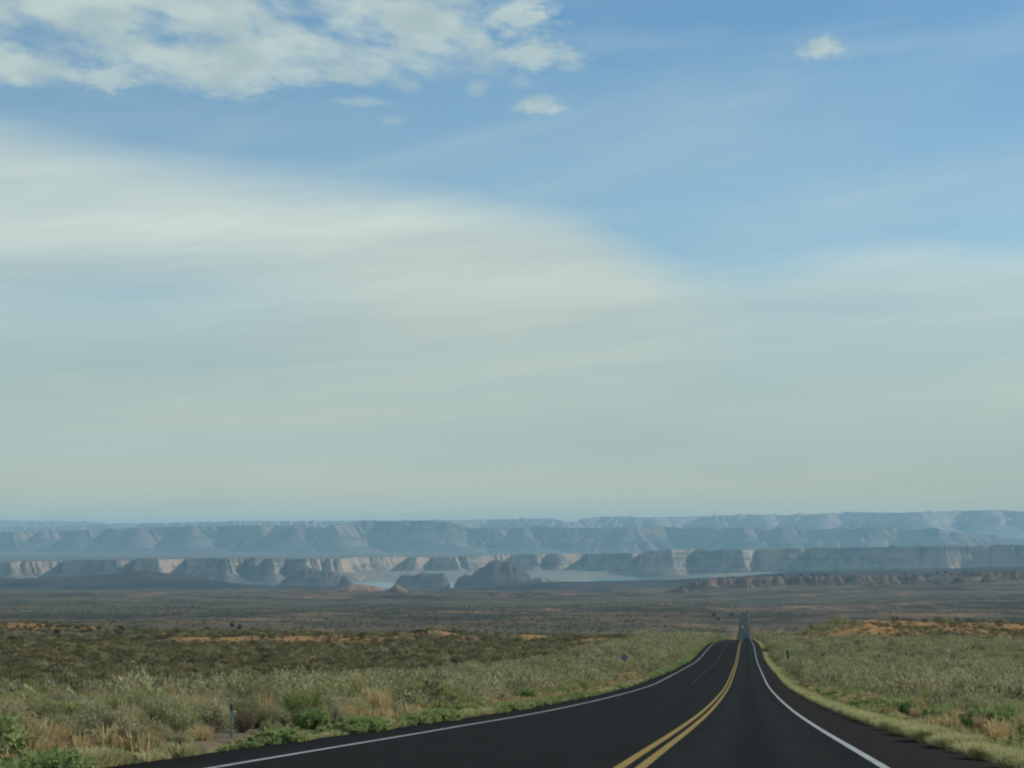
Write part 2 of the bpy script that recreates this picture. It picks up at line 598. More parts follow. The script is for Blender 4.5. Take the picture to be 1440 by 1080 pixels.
M = {
    'ground': mat_ground(), 'road': mat_road(), 'water': mat_water(),
    'white_line': mat_paint('white_road_paint', (.345, .38, .36), 0.47),
    'faint_line': mat_paint('faded_white_paint', (.15, .165, .155), 0.50),
    'yellow_line': mat_paint('yellow_road_paint', (.255, .168, .026), 0.455),
    'cliff': mat_rock('sandstone', (.250, .210, .150), (.068, .057, .048), (.085, .074, .056), 0.020, 1.6, (.36, .25, .18)),
    'plateau': mat_rock('plateau_rock', (.175, .145, .108), (.048, .043, .038), (.060, .060, .046), 0.012, 0.9, (.24, .17, .125)),
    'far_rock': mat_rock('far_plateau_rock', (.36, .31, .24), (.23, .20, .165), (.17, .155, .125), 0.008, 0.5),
    'butte': mat_rock('dark_sandstone', (.115, .084, .062), (.040, .032, .027), (.036, .032, .026), 0.03, 1.5, (.10, .066, .048)),
    'red_rock': mat_rock('red_rock', (.200, .120, .082), (.080, .056, .045), (.050, .050, .037), 0.05, 6.0, (.245, .150, .100)),
    'slick': mat_rock('slickrock', (.215, .135, .095), (.14, .095, .070), (.175, .115, .080), 0.08, 6.0),
    'beach': mat_rock('pale_bench_sand', (.34, .31, .235), (.13, .12, .09), (.155, .14, .105), 0.03, 3.0),
    'sand_rock': mat_rock('orange_rock', (.32, .19, .10), (.17, .105, .065), (.11, .085, .055), 0.3, 60.0),
    'sage': mat_leaf('sage_leaf', [(.360, .345, .195), (.285, .280, .140), (.410, .385, .235), (.225, .225, .110), (.320, .330, .170), (.385, .345, .195), (.400, .385, .210), (.180, .175, .090), (.235, .225, .130)], .3),
    'rabbit': mat_leaf('rabbitbrush_leaf', [(.330, .320, .120), (.240, .280, .100), (.370, .320, .150), (.210, .270, .110)], .3),
    'weed': mat_leaf('weed_leaf', [(.235, .310, .120), (.200, .270, .095), (.280, .330, .145), (.310, .320, .130)], .4),
    'straw': mat_leaf('dry_grass_blade', [(.520, .385, .180), (.450, .350, .180), (.390, .315, .160), (.540, .430, .230)], .3),
    'verge': mat_leaf('verge_grass_blade', [(.480, .440, .215), (.390, .400, .180), (.540, .475, .255), (.340, .370, .160)], .35),
    'dark_scrub': mat_leaf('dark_scrub_leaf', [(.125, .120, .062), (.160, .145, .075), (.205, .192, .096), (.066, .061, .037), (.320, .280, .128), (.140, .145, .070), (.082, .076, .044)], .25),
    'twig': mat_leaf('grey_twig', [(.160, .130, .100), (.190, .160, .130), (.130, .105, .085)], 0.0, .25),
    'juniper': mat_leaf('juniper_needles', [(.040, .050, .026), (.048, .056, .030), (.036, .042, .024)], .15),
    'bark': plain('juniper_bark', (.11, .085, .065), 0.95, 0.1, var=.3),
    'galv': plain('galvanised_steel', (.22, .25, .27), 0.55, 0.4, 0.5),
    'post': plain('weathered_post', (.085, .075, .060), 0.9, 0.1),
    'wire': plain('fence_wire', (.12, .11, .10), 0.6, 0.3, 0.4),
    'green_sign': plain('green_sign_sheeting', (.015, .13, .085), 0.45, 0.4),
    'plastic': plain('white_marker_plastic', (.27, .33, .28), 0.5, 0.4),
    'dark_plastic': plain('dark_band', (.09, .10, .09), 0.6, 0.3),
    'truck': plain('blue_grey_paint', (.165, .235, .32), 0.4, 0.4),
    'black': plain('black_rubber', (.018, .018, .018), 0.8, 0.2),
    'steel': plain('chassis_steel', (.04, .042, .045), 0.6, 0.3),
    'red_lens': plain('red_lens', (.25, .02, .015), 0.3, 0.5),
    'white_paint': plain('white_paint', (.72, .73, .72), 0.35, 0.5),
    'glass': plain('dark_glass', (.02, .028, .032), 0.08, 0.6),
    'lens': plain('clear_lens', (.7, .7, .66), 0.15, 0.6),
    'rim': plain('wheel_rim', (.35, .36, .37), 0.4, 0.5, 0.7),
    'wall': plain('pale_stucco', (.62, .60, .56), 0.85, 0.2),
    'roof': plain('pale_roof_metal', (.68, .70, .70), 0.5, 0.4),
}

# ---------------------------------------------------------------- the lie of the land
ROAD_K, ROAD_X0 = 0.0963, -1.68            # centre line: X = ROAD_X0 + ROAD_K * Y


def road_x(d):
    return ROAD_X0 + ROAD_K * np.asarray(d, float)


_obs = [(35, 1080), (70, 1021.5), (103, 1000), (155, 980), (227, 963), (300, 947.5), (371, 937.5), (445, 929), (514, 919.5),
        (556, 914), (665, 905.5), (880, 902), (1083, 899.5)]
_kn = [(-20000, -60), (-3000, -30), (-120, -5.5), (0, 1.22)] + [(d, -z_at(y, d)) for d, y in _obs] + \
      [(1300, 56.0), (1800, 83.5), (2300, 94.0), (3000, 105.5), (3600, 116.5), (3900, 124), (4800, 139), (5500, 150), (7400, 181),
       (9000, 206), (12000, 260), (14000, 298)]
drop = pchip(*zip(*_kn))

LIP = [(-400, 820), (-100, 815), (0, 814), (60, 814), (100, 812), (150, 809), (180, 806), (205, 804.5), (218, 806), (262, 810), (300, 816), (330, 821),
       (360, 824.5), (470, 828), (500, 831), (580, 831.5), (650, 829), (700, 823), (720, 820), (760, 818.5), (860, 818), (960, 816.5), (1100, 812), (1900, 806)]
lipx, lipy = zip(*LIP)


def left_edge(d):
    return -np.interp(d, [0, 35, 70, 120, 200, 400, 1200, 1900], [5.3, 6.0, 6.6, 6.85, 7.05, 7.25, 7.25, 3.75])


def ground_z(X, Y, road_cut=True):
    X, Y = np.broadcast_arrays(np.asarray(X, float), np.asarray(Y, float))
    r = np.hypot(X, Y)
    th = np.arctan2(np.abs(X), Y)
    D = np.where(th < 0.45, Y, r * np.cos(0.45) * (1 - sstep(th, 0.45, 2.0)))
    D = np.where(Y < 0, np.minimum(D, 0.0 * D) + np.where(th > 2.0, Y, D * 0), D)
    z = -drop(D)
    px = np.where(Y > 1, CX + F_PX * X / np.maximum(Y, 1), np.where(X > 0, 1900, -400))
    off = X - road_x(Y)
    away = sstep(np.abs(off + 1.5), 8, 40)
    # gentle lumps, growing with distance from the road
    z = z + away * (0.55 * fbm(X / 14, Y / 14, 3) + 2.2 * fbm(X / 85, Y / 85, 5) * sstep(r, 90, 320))
    z = z + fbm(X / 2.2, Y / 2.2, 9, 3) * 0.22 * sstep(np.abs(off + 1.5), 7.2, 10)
    far_away = sstep(np.abs(off + 1.5), 14, 120)
    # low sand ridges, left
    z = z + far_away * sstep(Y, 700, 950) * (1 - sstep(Y, 1500, 2200)) * (9.5 * fbm(X / 210, Y / 120, 21, 5) + 1.2)
    z = z - 1.1 * sstep(-off, 34, 60) * sstep(Y, 100, 250) * (1 - sstep(Y, 700, 1000))
    # dune ridge, right of the road
    rid = np.exp(-((Y - 800 - 0.1 * X) / 95) ** 2) * sstep(px, 1090, 1215)
    z = z + rid * (4.0 + 4.5 * fbm(X / 55, Y / 55, 31, 5) + 2.6 * fbm(X / 13, Y / 16, 33, 3))
    # broken plain
    w2 = sstep(Y, 1500, 2600) * (1 - sstep(Y, 11000, 13000)) * far_away
    z = z + w2 * (26 * fbm(X / 700, Y / 700, 41, 6, 0.55) * np.clip(Y / 5000, .35, 1.2))
    yb = np.interp(px, [880, 960, 1060, 1130, 1200, 1300, 1440, 1900], [833, 832, 827, 823.5, 822, 819, 815.5, 812])
    z = z + np.maximum(0, 833 - yb) * 9400 / F_PX * sstep(r, 5200, 9200) * np.where(Y > 0, 1, 0)
    z = z + w2 * (7 * fbm(X / 190, Y / 150, 43, 4, 0.6) + 16 * np.maximum(0, fbm(X / 900, Y / 260, 45, 4)))
    # swells that end the plain before the lake
    ly = np.interp(px, lipx, lipy)
    amp = (828.5 - ly) * 13600 / F_PX
    z = z + amp * np.exp(-((np.maximum(r, 1) - 13600) / 1500.0) ** 2) * np.where(Y > 0, 1, 0.3)
    z = z + (17 * fbm(X / 420, Y / 420, 51, 5) + 10 * fbm(X / 130, Y / 160, 52, 4)) * sstep(Y, 9500, 12000) * (1 - sstep(Y, 14000, 15000))
    # basin of the lake
    b = sstep(r, 14300, 16200)
    z = z * (1 - b) + b * (-400 + 6 * fbm(X / 900, Y / 900, 61))
    if road_cut:
        lo_ = left_edge(Y) - 1.55
        hw = (5.4 - lo_) / 2 + .7
        k = 1 - sstep(np.abs(off - (5.4 + lo_) / 2), hw, hw + 1.4)
        k = k * np.where((Y > -400) & (Y < 4300), 1, 0)
        z = z - k * (0.38 + 0.0006 * np.clip(Y, 0, 4000))
    return z


def depth_for(y, x, lo, hi):
    """first depth along the view ray of photo pixel (x,y) that meets the ground"""
    ds = np.geomspace(lo, hi, 4000)
    sx, sz = ray(x, y)
    g = ground_z(ds * sx, ds, False)
    hit = np.nonzero(g >= ds * sz)[0]
    return ds[hit[0]] if len(hit) else hi


# bare sandy rises: where they lie, half width in photo pixels, half depth in metres, height
SAND = []
for x, y, w, hd, hh in ((262, 905, 55, 26, 2.2), (330, 904, 45, 22, 1.6), (420, 902, 70, 26, 2.2), (500, 904, 50, 22, 1.8), (130, 913, 90, 26, 1.0), (20, 918, 50, 22, 1.0),
                        (612, 895, 46, 26, 2.6), (668, 894, 46, 22, 2.4), (745, 898, 50, 22, 1.6), (850, 902, 55, 22, 1.4), (945, 898, 40, 18, 1.6), (985, 891, 22, 16, 1.0),
                        (1150, 900, 40, 34, 1.0), (1195, 896, 55, 44, 1.4), (1250, 895, 60, 46, 1.6), (1310, 892, 60, 46, 2.0), (1380, 897, 60, 48, 2.0), (1440, 893, 50, 46, 2.0), (1215, 887, 50, 30, 1.4), (1350, 886, 60, 30, 1.4),
                        (10, 972, 34, 4, .1), (470, 899, 60, 24, 1.4), (560, 899, 40, 20, 1.2)):
    d_ = depth_for(y, x, 110, 2500)
    SAND.append((x_at(x, d_, y), d_, w * d_ / F_PX, hd, hh))
for x, d_, w, hh in ((60, 1150, 70, 5.0), (150, 1180, 60, 3.2), (-40, 1150, 70, 4.0), (330, 1220, 90, 2.2)):
    SAND.append((x_at(x, d_), d_, w * d_ / F_PX, 60, hh))


def sand_at(X, Y):
    m = np.zeros(np.broadcast(X, Y).shape)
    for a, b, w, hd, hh in SAND:
        m = np.maximum(m, np.exp(-((X - a) / w) ** 2 - ((Y - b) / hd) ** 2))
    return m


_plain_z = ground_z


def ground_z(X, Y, road_cut=True):
    X, Y = np.broadcast_arrays(np.asarray(X, float), np.asarray(Y, float))
    z = _plain_z(X, Y, road_cut)
    for a, b, w, hd, hh in SAND:
        z = z + hh * np.exp(-((X - a) / w) ** 2 - ((Y - b - hd * .4) / hd) ** 2) * (0.8 + 0.8 * fbm(X / 18, Y / 18, 7, 3))
    return z


def build_ground():
    a0 = np.linspace(-0.30, 0.30, 661)
    side = np.concatenate([np.linspace(0.31, 0.6, 22), np.linspace(0.65, math.pi, 40)])
    ang = np.concatenate([-side[::-1], a0, side[:-1]])
    rad = np.concatenate([[0.3], np.geomspace(3.0, 92000.0, 620)])
    A, Rr = np.meshgrid(ang, rad)
    X, Y = Rr * np.sin(A), Rr * np.cos(A)
    Z = ground_z(X, Y)
    V = np.stack([X, Y, Z], -1).reshape(-1, 3)
    nc = len(ang)
    f = grid_faces(len(rad), nc)
    r = np.arange(len(rad) - 1) * nc
    seam = np.stack([r + nc - 1, r, r + nc, r + nc + nc - 1], 1)
    f = np.concatenate([f, seam])
    me = mesh('ground', V, f[:, ::-1], [M['ground']], smooth=True)
    me.attributes.new('sand', 'FLOAT', 'POINT').data.foreach_set('value', sand_at(X, Y).ravel().astype(np.float32))
    return tag(obj('ground', me), 'dry scrub covered desert plain falling away to the lake', kind='structure')


ground = build_ground()


# ---------------------------------------------------------------- road
def strip(ds, o0, o1, lift):
    """sheet on the road between two offsets (arrays or numbers)"""
    o0 = np.broadcast_to(np.asarray(o0, float), ds.shape)
    o1 = np.broadcast_to(np.asarray(o1, float), ds.shape)
    z = -drop(ds) + lift
    a = np.stack([road_x(ds) + o0, ds, z], 1)
    b = np.stack([road_x(ds) + o1, ds, z], 1)
    V = np.stack([a, b], 1).reshape(-1, 3)
    return V, grid_faces(len(ds), 2)


road_ds = np.unique(np.concatenate([np.arange(-120, 0, 6.0), np.arange(0, 700, 2.5), np.arange(700, 1400, 5.0), np.arange(1400, 4200, 15.0)]))


def build_road():
    ds = road_ds
    le = left_edge(ds)
    wig = fbm(ds / 3.1, ds * 0 + 2.2, 71, 3) * 0.34
    wig2 = fbm(ds / 2.7, ds * 0 + 8.2, 72, 3) * 0.34
    cols = [le - 3.4, le - 1.55 + wig, le - 0.25, le * 0 - 3.6, le * 0, le * 0 + 0.9, le * 0 + 1.85, le * 0 + 2.8, le * 0 + 3.65, le * 0 + 3.7,
            le * 0 + 4.4, le * 0 + 5.4 + wig2, le * 0 + 7.2]
    zo = [-0.85, 0, 0, 0, 0, 0, 0, 0, 0, 0, 0, 0, -0.85]
    V, offs, ls = [], [], []
    for i, (c, dz) in enumerate(zip(cols, zo)):
        V.append(np.stack([road_x(ds) + c, ds, -drop(ds) + dz], 1))
        offs.append(c)
        ls.append(np.full(len(ds), 1.0 if i <= 1 else 0.0))
    V = np.stack(V, 1).reshape(-1, 3)
    offs = np.stack(offs, 1).ravel()
    ls = np.stack(ls, 1).ravel()
    me = mesh('road', V, grid_faces(len(ds), len(cols)), [M['road']])
    me.attributes.new('off', 'FLOAT', 'POINT').data.foreach_set('value', offs.astype(np.float32))
    vg = np.zeros((len(ds), len(cols)), np.float32)
    vg[:, 0] = vg[:, -1] = 1
    me.attributes.new('verge', 'FLOAT', 'POINT').data.foreach_set('value', vg.ravel())
    me.attributes.new('lshoulder', 'FLOAT', 'POINT').data.foreach_set('value', ls.astype(np.float32))
    road = tag(obj('road', me), 'black asphalt highway running straight downhill', kind='structure')
    vis = ds[(ds > -20) & (ds < 1150)]

    def line(name, o0, o1, mat, dd=vis):
        V, f = strip(dd, o0, o1, 0.005)
        return obj(name, mesh(name, V, f, [mat]), road)
    line('edge_line', 3.60, 3.735, M['white_line'])
    line('edge_line', left_edge(vis) - 0.065, left_edge(vis) + 0.065, M['white_line'])
    line('centre_line', -0.235, -0.075, M['yellow_line'])
    line('centre_line', 0.075, 0.235, M['yellow_line'])
    for d in np.arange(238, 1090, 12.2):
        V, f = strip(np.array([d, d + 1.5, d + 3.4]), -3.66, -3.55, 0.005)
        obj('lane_dash', mesh('lane_dash', V, f, [M['faint_line']]), road)
    return road


road = build_road()

# ---------------------------------------------------------------- lake, mesas, plateaus
LAKE = -360.0


def build_lake():
    ang = np.linspace(-0.5, 0.5, 40)
    rad = np.array([14800, 16000, 18000, 20000, 22500, 25000.0])
    A, Rr = np.meshgrid(ang, rad)
    V = np.stack([Rr * np.tan(A), Rr, np.full_like(A, LAKE)], -1).reshape(-1, 3)
    return tag(obj('lake', mesh('lake', V, grid_faces(6, 40)[:, ::-1], [M['water']])), 'pale blue lake below the cliffs', kind='structure')


lake = build_lake()


def wall_mesa(name, front, top, base_y, back_d, back_drop, prof, mat, label, jag, seed, step=0.9, apron=None, smooth=False, tops=6, calm=None, cut=1.0, cut_at=0.0):
    """a long cliffed tableland. front: (photo column, depth) corners of its foot line in plan; top: (column, row) of its rim;
    prof: [(set-out, height)] from the foot up, set-out in metres in front of the rim, height as a share of the rise"""
    fx, fd = np.array([p[0] for p in front], float), np.array([p[1] for p in front], float)
    xs = np.arange(fx[0], fx[-1], step)
    d0 = np.interp(xs, fx, fd)
    if cut != 1.0:
        d0 = cut_at + (d0 - cut_at) * cut
    d0 = d0 + 0.0
    jg = jag * (0.35 + 1.5 * vnoise(xs / 70, xs * 0 + 3.3, seed + 77)) * (1.0 if calm is None else np.interp(xs, [c[0] for c in calm], [c[1] for c in calm]))
    d0 = d0 + jg * (fbm(xs / 22, xs * 0, seed, 5, 0.55)) + 0.25 * jg * (np.abs(fbm(xs / 6.5, xs * 0 + 5, seed + 3, 3)) * 2 - .3) + 0.34 * jg * np.abs(fbm(xs / 3.6, xs * 0 + 7, seed + 6, 2))
    X0 = np.array([x_at(x, d) for x, d in zip(xs, d0)])
    rim = np.interp(xs, [t[0] for t in top], [t[1] for t in top]) + 1.5 * fbm(xs / 11, xs * 0, seed + 9, 4, .6)
    zt = np.array([z_at(y, d) for y, d in zip(rim, d0)])
    zb = base_y if np.isscalar(base_y) else np.interp(xs, [t[0] for t in base_y], [t[1] for t in base_y])
    zb = np.broadcast_to(zb, xs.shape)
    k = 4
    ker = np.ones(2 * k + 1) / (2 * k + 1)
    sm = lambda q: np.convolve(np.pad(q, k, mode='edge'), ker, mode='valid')
    tx, ty = np.gradient(sm(X0)), np.gradient(sm(d0))
    ln = np.hypot(tx, ty) + 1e-9
    nx, ny = ty / ln, -tx / ln
    rows = []
    ap = 0.0 if apron is None else np.interp(xs, [t[0] for t in apron], [t[1] for t in apron])
    if apron is not None:
        rows.append(np.stack([X0 + nx * prof[0][0] * .3, d0 - prof[0][0] - ap, zb - 14], 1))
        rows.append(np.stack([X0 + nx * prof[0][0] * .3, d0 - prof[0][0] - ap * .55, zb + 10 * fbm(xs / 12, xs * 0 + 3, seed + 2, 3)], 1))
    else:
        rows.append(np.stack([X0 + nx * prof[0][0], d0 + ny * prof[0][0], zb - 60], 1))
    for j, (o, h) in enumerate(prof):
        gul = 1 + (0.9 * fbm(xs / 5.0, xs * 0 + j * .13, seed + 20, 4)) * (1 if 0 < j < len(prof) - 1 else 0.3)
        hh = h + (0.20 * fbm(xs / 8, xs * 0 + j, seed + 30 + j, 3) if 0 < j < len(prof) - 1 else 0)
        rows.append(np.stack([X0 + nx * o * gul, d0 + ny * o * gul, zb + (zt - zb) * hh], 1))
    zback = z_at(back_drop, back_d)
    t0 = np.array([x_at(1.0 * x, back_d) for x in xs])
    for t in np.linspace(0, 1, tops)[1:]:
        e = t ** 1.3
        bump = 18 * fbm(xs / 40, xs * 0 + t * 6, seed + 50, 3) * (1 if t < 1 else 0) * (0.4 + t)
        rows.append(np.stack([X0 * (1 - e) + t0 * e, d0 * (1 - e) + back_d * e, zt * (1 - min(1, t * 1.6)) + zback * min(1, t * 1.6) + bump], 1))
    rows.append(np.stack([t0, np.full_like(xs, back_d + 200), np.full_like(xs, -420.0)], 1))
    V = np.stack(rows, 0).reshape(-1, 3)
    o = obj(name, mesh(name, V, grid_faces(len(rows), len(xs)), [mat], smooth=smooth))
    return tag(o, label, kind='structure')


K = 1000.0
A_FRONT = [(-220, 22.6), (-60, 22.4), (-30, 22.1), (0, 22.35), (2, 22.2), (14, 22.0), (30, 22.35), (36, 22.25), (88, 22.75), (100, 22.2), (112, 21.95),
           (163, 21.8), (190, 22.3), (194, 21.75), (222, 21.65), (262, 22.4), (274, 21.9), (318, 21.7), (345, 22.2), (358, 21.85),
           (372, 22.15), (384, 21.8), (402, 22.3), (430, 21.9), (452, 22.45), (478, 22.05), (520, 22.6), (523, 22.45), (575, 23.0), (585, 22.5),
           (608, 23.0), (616, 22.65), (640, 22.55), (644, 22.8), (656, 22.7), (722, 23.7), (725, 22.95), (752, 22.8), (768, 23.3), (784, 22.95),
           (826, 23.8), (832, 23.0), (888, 22.7), (900, 23.1), (905, 21.3), (943, 20.8), (978, 22.0), (984, 21.5), (1043, 21.1), (1062, 21.9),
           (1078, 21.8), (1110, 22.0), (1140, 22.15), (1150, 21.8), (1330, 21.0), (1395, 21.22), (1400, 21.15), (1500, 21.0), (1680, 20.8)]
A_TOP = [(-220, 793), (0, 792), (14, 791.5), (40, 790), (130, 788), (190, 787.5), (196, 785.5), (222, 785.5), (228, 787), (300, 785), (400, 786), (480, 786),
         (500, 783.5), (570, 782.5), (600, 784), (640, 783), (680, 781), (720, 780), (760, 779.5), (830, 778.5), (890, 778), (902, 779), (907, 774.5),
         (960, 773), (1045, 773), (1060, 773.5), (1075, 772), (1140, 771), (1200, 769.5), (1440, 766.5), (1680, 765)]
mesa_a = wall_mesa('mesa', [(x, (d - 2.9 * (1 - float(sstep(x, 470, 500))) + .75 * float(sstep(x, 898, 906) - sstep(x, 1070, 1100))) * K) for x, d in A_FRONT], A_TOP, LAKE + 3, 37800, 776.5,
                   [(190, 0.0), (120, 0.15), (62, 0.33), (34, 0.42), (26, 0.66), (14, 0.72), (5, 0.97), (0, 1.0)], M['cliff'],
                   'long line of pale sandstone cliffs behind the lake', 115, 101, calm=[(0, 1.2), (250, 1.2), (300, 2.4), (480, 2.2), (500, 1.2), (572, 1.2), (580, 2), (660, 2), (670, 1.1), (710, 1.1), (720, .6), (1060, .6), (1140, .8), (1155, .18), (1330, .2), (1345, .6), (1400, .5), (1420, .2)], apron=[(-220, 200), (480, 300), (640, 900), (740, 1700), (900, 1500), (1050, 900), (1100, 200), (1680, 200)])

B_TOP = [(-250, 750), (0, 748), (100, 746), (160, 743.5), (200, 741.5), (260, 740), (330, 739), (390, 739), (402, 741), (415, 737.5), (428, 737), (433, 740.5), (455, 742),
         (470, 737.5), (500, 735.5), (518, 732), (540, 733), (600, 732), (625, 733), (640, 737), (665, 743), (676, 741.8), (692, 744), (720, 743), (740, 741),
         (760, 740.5), (790, 742), (830, 742), (856, 744.5), (870, 740.5), (898, 743.5), (918, 740), (940, 741), (962, 743.5), (998, 741.5), (1012, 744.5), (1030, 742),
         (1060, 742), (1082, 745), (1105, 741), (1125, 743), (1152, 745), (1180, 742), (1200, 744.5), (1216, 741), (1230, 740), (1250, 742), (1282, 745),
         (1300, 743), (1315, 742), (1332, 747), (1362, 750), (1392, 752), (1402, 752), (1412, 758), (1428, 765), (1520, 772), (1680, 774)]
rb = np.random.default_rng(5)
B_FRONT = [(-250, 38.5)]
lit_b = [(20, 55), (60, 100), (115, 150), (160, 185), (195, 240), (270, 310), (365, 385), (410, 425), (470, 512), (515, 526), (568, 582), (594, 622), (626, 652),
         (700, 716), (735, 745), (896, 934), (1046, 1058), (1100, 1118), (1228, 1262), (1320, 1336)]
dcur = 38.2
for a, b in lit_b:
    dcur = 37.9 + rb.uniform(-.3, .3)
    B_FRONT.append((a, dcur))
    B_FRONT.append((b, dcur + (b - a) * 0.014 + 0.15))
B_FRONT += [(1345, 37.8), (1430, 39.0), (1680, 40.0)]
mesa_b = wall_mesa('plateau', [(x, d * K) for x, d in B_FRONT], B_TOP, -248.0, 46000, 757,
                   [(900, 0.0), (560, 0.12), (380, 0.26), (350, 0.42), (270, 0.46), (170, 0.60), (110, 0.72), (30, 0.95), (0, 1.0)], M['plateau'],
                   'blue hazy plateau with broken cliff tiers beyond the mesas', 230, 202, calm=[(-250, 1), (620, 1), (680, .55), (1680, .5)])

C_TOP = [(-250, 742), (0, 741.5), (70, 740), (150, 736.5), (240, 735), (300, 733.5), (340, 732.5), (420, 733), (480, 732.5), (640, 731.5), (720, 730), (780, 729), (796, 734),
         (812, 733), (817, 730.5), (830, 727.5), (870, 726), (920, 728.5), (940, 727), (985, 726), (1060, 723.5), (1105, 724.5), (1150, 722.5), (1200, 720.5), (1262, 721),
         (1290, 720), (1340, 718.5), (1400, 717), (1440, 719), (1560, 718), (1680, 719)]
C_FRONT = [(-250, 61), (150, 60), (200, 60.8), (205, 60), (330, 59.5), (480, 60), (640, 60), (690, 61), (700, 60), (790, 59), (840, 60), (920, 59.4), (985, 60.8), (990, 59.6),
           (1070, 59), (1090, 60), (1100, 59.3), (1160, 58.6), (1184, 60), (1192, 59.2), (1292, 57.4), (1356, 60), (1362, 58.6), (1390, 58.2), (1410, 59), (1440, 58.4), (1680, 58)]
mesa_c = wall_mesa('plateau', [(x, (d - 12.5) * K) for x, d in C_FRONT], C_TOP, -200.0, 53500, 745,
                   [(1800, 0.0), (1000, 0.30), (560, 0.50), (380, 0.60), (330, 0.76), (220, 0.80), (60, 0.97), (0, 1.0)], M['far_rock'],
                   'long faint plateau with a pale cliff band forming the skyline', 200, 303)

D_TOP = [(-250, 731), (0, 731.5), (60, 732), (110, 732.5), (145, 735), (170, 742), (220, 748)]
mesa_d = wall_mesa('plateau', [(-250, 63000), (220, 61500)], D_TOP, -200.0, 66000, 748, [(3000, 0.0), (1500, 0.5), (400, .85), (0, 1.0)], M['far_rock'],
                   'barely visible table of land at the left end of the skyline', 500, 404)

# the low red mesa on the right, nearer than the lake
R_TOP = [(925, 836), (940, 832), (952, 827), (962, 821), (970, 819.5), (985, 816), (1005, 813.5), (1060, 811.5), (1130, 810), (1200, 809), (1300, 808), (1340, 806.5), (1380, 804), (1440, 802.5), (1680, 800)]
R_FRONT = [(925, 9.30), (962, 9.20), (973, 9.36), (976, 9.24), (990, 9.44), (995, 9.26), (1012, 9.48), (1017, 9.33), (1040, 9.45), (1046, 9.36), (1062, 9.5), (1068, 9.36), (1090, 9.48), (1094, 9.38),
           (1113, 9.52), (1120, 9.38), (1160, 9.45), (1164, 9.36), (1200, 9.5), (1204, 9.4), (1285, 9.5), (1290, 9.4), (1298, 9.6), (1680, 9.5)]
wall_mesa('mesa', [(x, d * K) for x, d in R_FRONT], R_TOP, [(925, -222), (960, -214), (1060, -203), (1200, -189), (1300, -181), (1440, -171), (1680, -165)], 15200, 817,
          [(120, -0.2), (70, 0.10), (42, 0.36), (24, 0.50), (18, 0.78), (10, 0.84), (3, 0.97), (0, 1.0)], M['red_rock'],
          'low dark mesa with red rock ledges on the right', 60, 505, cut=.16, cut_at=9420.0, calm=[(925, 1.2), (1050, 1.0), (1100, .6), (1680, .6)], step=0.8)
R2_TOP = [(1304, 826), (1312, 821), (1320, 817), (1335, 813.5), (1360, 811), (1400, 809.5), (1440, 808.5), (1680, 806)]
wall_mesa('mesa', [(1304, 8700), (1322, 8560), (1345, 8640), (1350, 8590), (1385, 8700), (1392, 8640), (1440, 8720), (1680, 8800)], R2_TOP, [(1304, -176), (1340, -172), (1440, -157), (1680, -150)], 9300, 811,
          [(60, -0.3), (40, 0.10), (24, 0.36), (16, 0.55), (9, 0.84), (3, 0.97), (0, 1.0)], M['red_rock'],
          'dark promontory standing in front of the red mesa at far right', 20, 525, step=0.8)

# pale beaches and stripped benches between the lake and the cliffs
_sx = np.arange(380, 1110, 3.0)
_far = np.interp(_sx, [380, 480, 560, 640, 740, 800, 905, 960, 1060, 1110], [20300, 21800, 22700, 22700, 23000, 23100, 22900, 22300, 22100, 21900])
_near = np.interp(_sx, [380, 470, 520, 640, 700, 745, 760, 820, 905, 960, 1060, 1110], [19900, 19500, 19150, 19100, 18500, 17400, 17600, 20600, 21500, 21500, 20500, 20300])
_near = _near + 500 * fbm(_sx / 22, _sx * 0, 801, 4)
_rows = []
for t in np.linspace(0, 1, 14):
    dd = _near + (np.maximum(_far, _near + 300) - _near) * t
    zz = LAKE - 6 + 10 * sstep(t, 0, .12) + t * 44 + 17 * fbm(_sx / 10, _sx * 0 + t * 9, 803, 5) * sstep(t, .05, .3)
    _rows.append(np.stack([_sx * 0 + (_sx - CX) / F_PX * dd, dd, zz], 1))
tag(obj('beach', mesh('beach', np.stack(_rows, 0).reshape(-1, 3), grid_faces(14, len(_sx)), [M['beach']])), 'pale sandy benches between the lake and the cliffs', kind='structure')


def butte(name, x0, x1, prof, d, depth, mat, label, seed, base=LAKE - 8):
    """free-standing rock: skyline profile [(column,row)], with a rounded ridge of real depth"""
    px = np.array([p[0] for p in prof], float)
    py = np.array([p[1] for p in prof], float)
    xs = np.linspace(x0, x1, max(16, int((x1 - x0) * 1.1)))
    y = np.interp(xs, px, py) + 2.2 * fbm(xs / 5, xs * 0, seed, 4, .65)
    nv = 21
    vv = np.linspace(-1, 1, nv)
    Vx, Vy, Vz = [], [], []
    for v in vv:
        h = (1 - np.abs(v) ** 3.2)
        h = np.clip(h * (1 + 0.42 * fbm(xs / 11, xs * 0 + v * 5.5, seed + 4, 5)), 0, 1) if abs(v) > .02 else np.ones_like(xs)
        h = np.clip(h, 0, 1)
        h = np.where(h > 0.62, 0.62 + (h - .62) * .75 + .095 * (h > .8), h * 0.92)
        h = np.minimum(h, 1) if abs(v) > .02 else np.ones_like(xs)
        dd = d + v * depth * (0.7 + 0.6 * (0.5 + fbm(xs / 40, xs * 0 + 1, seed + 8, 2)))
        zt = np.array([z_at(q, d) for q in y])
        Vx.append([x_at(a, d) for a in xs])
        Vy.append(dd)
        Vz.append(base + (zt - base) * h)
    V = np.stack([np.array(Vx), np.array(Vy), np.array(Vz)], -1).reshape(-1, 3)
    return tag(obj(name, mesh(name, V, grid_faces(nv, len(xs)), [mat], smooth=True)), label, kind='structure')


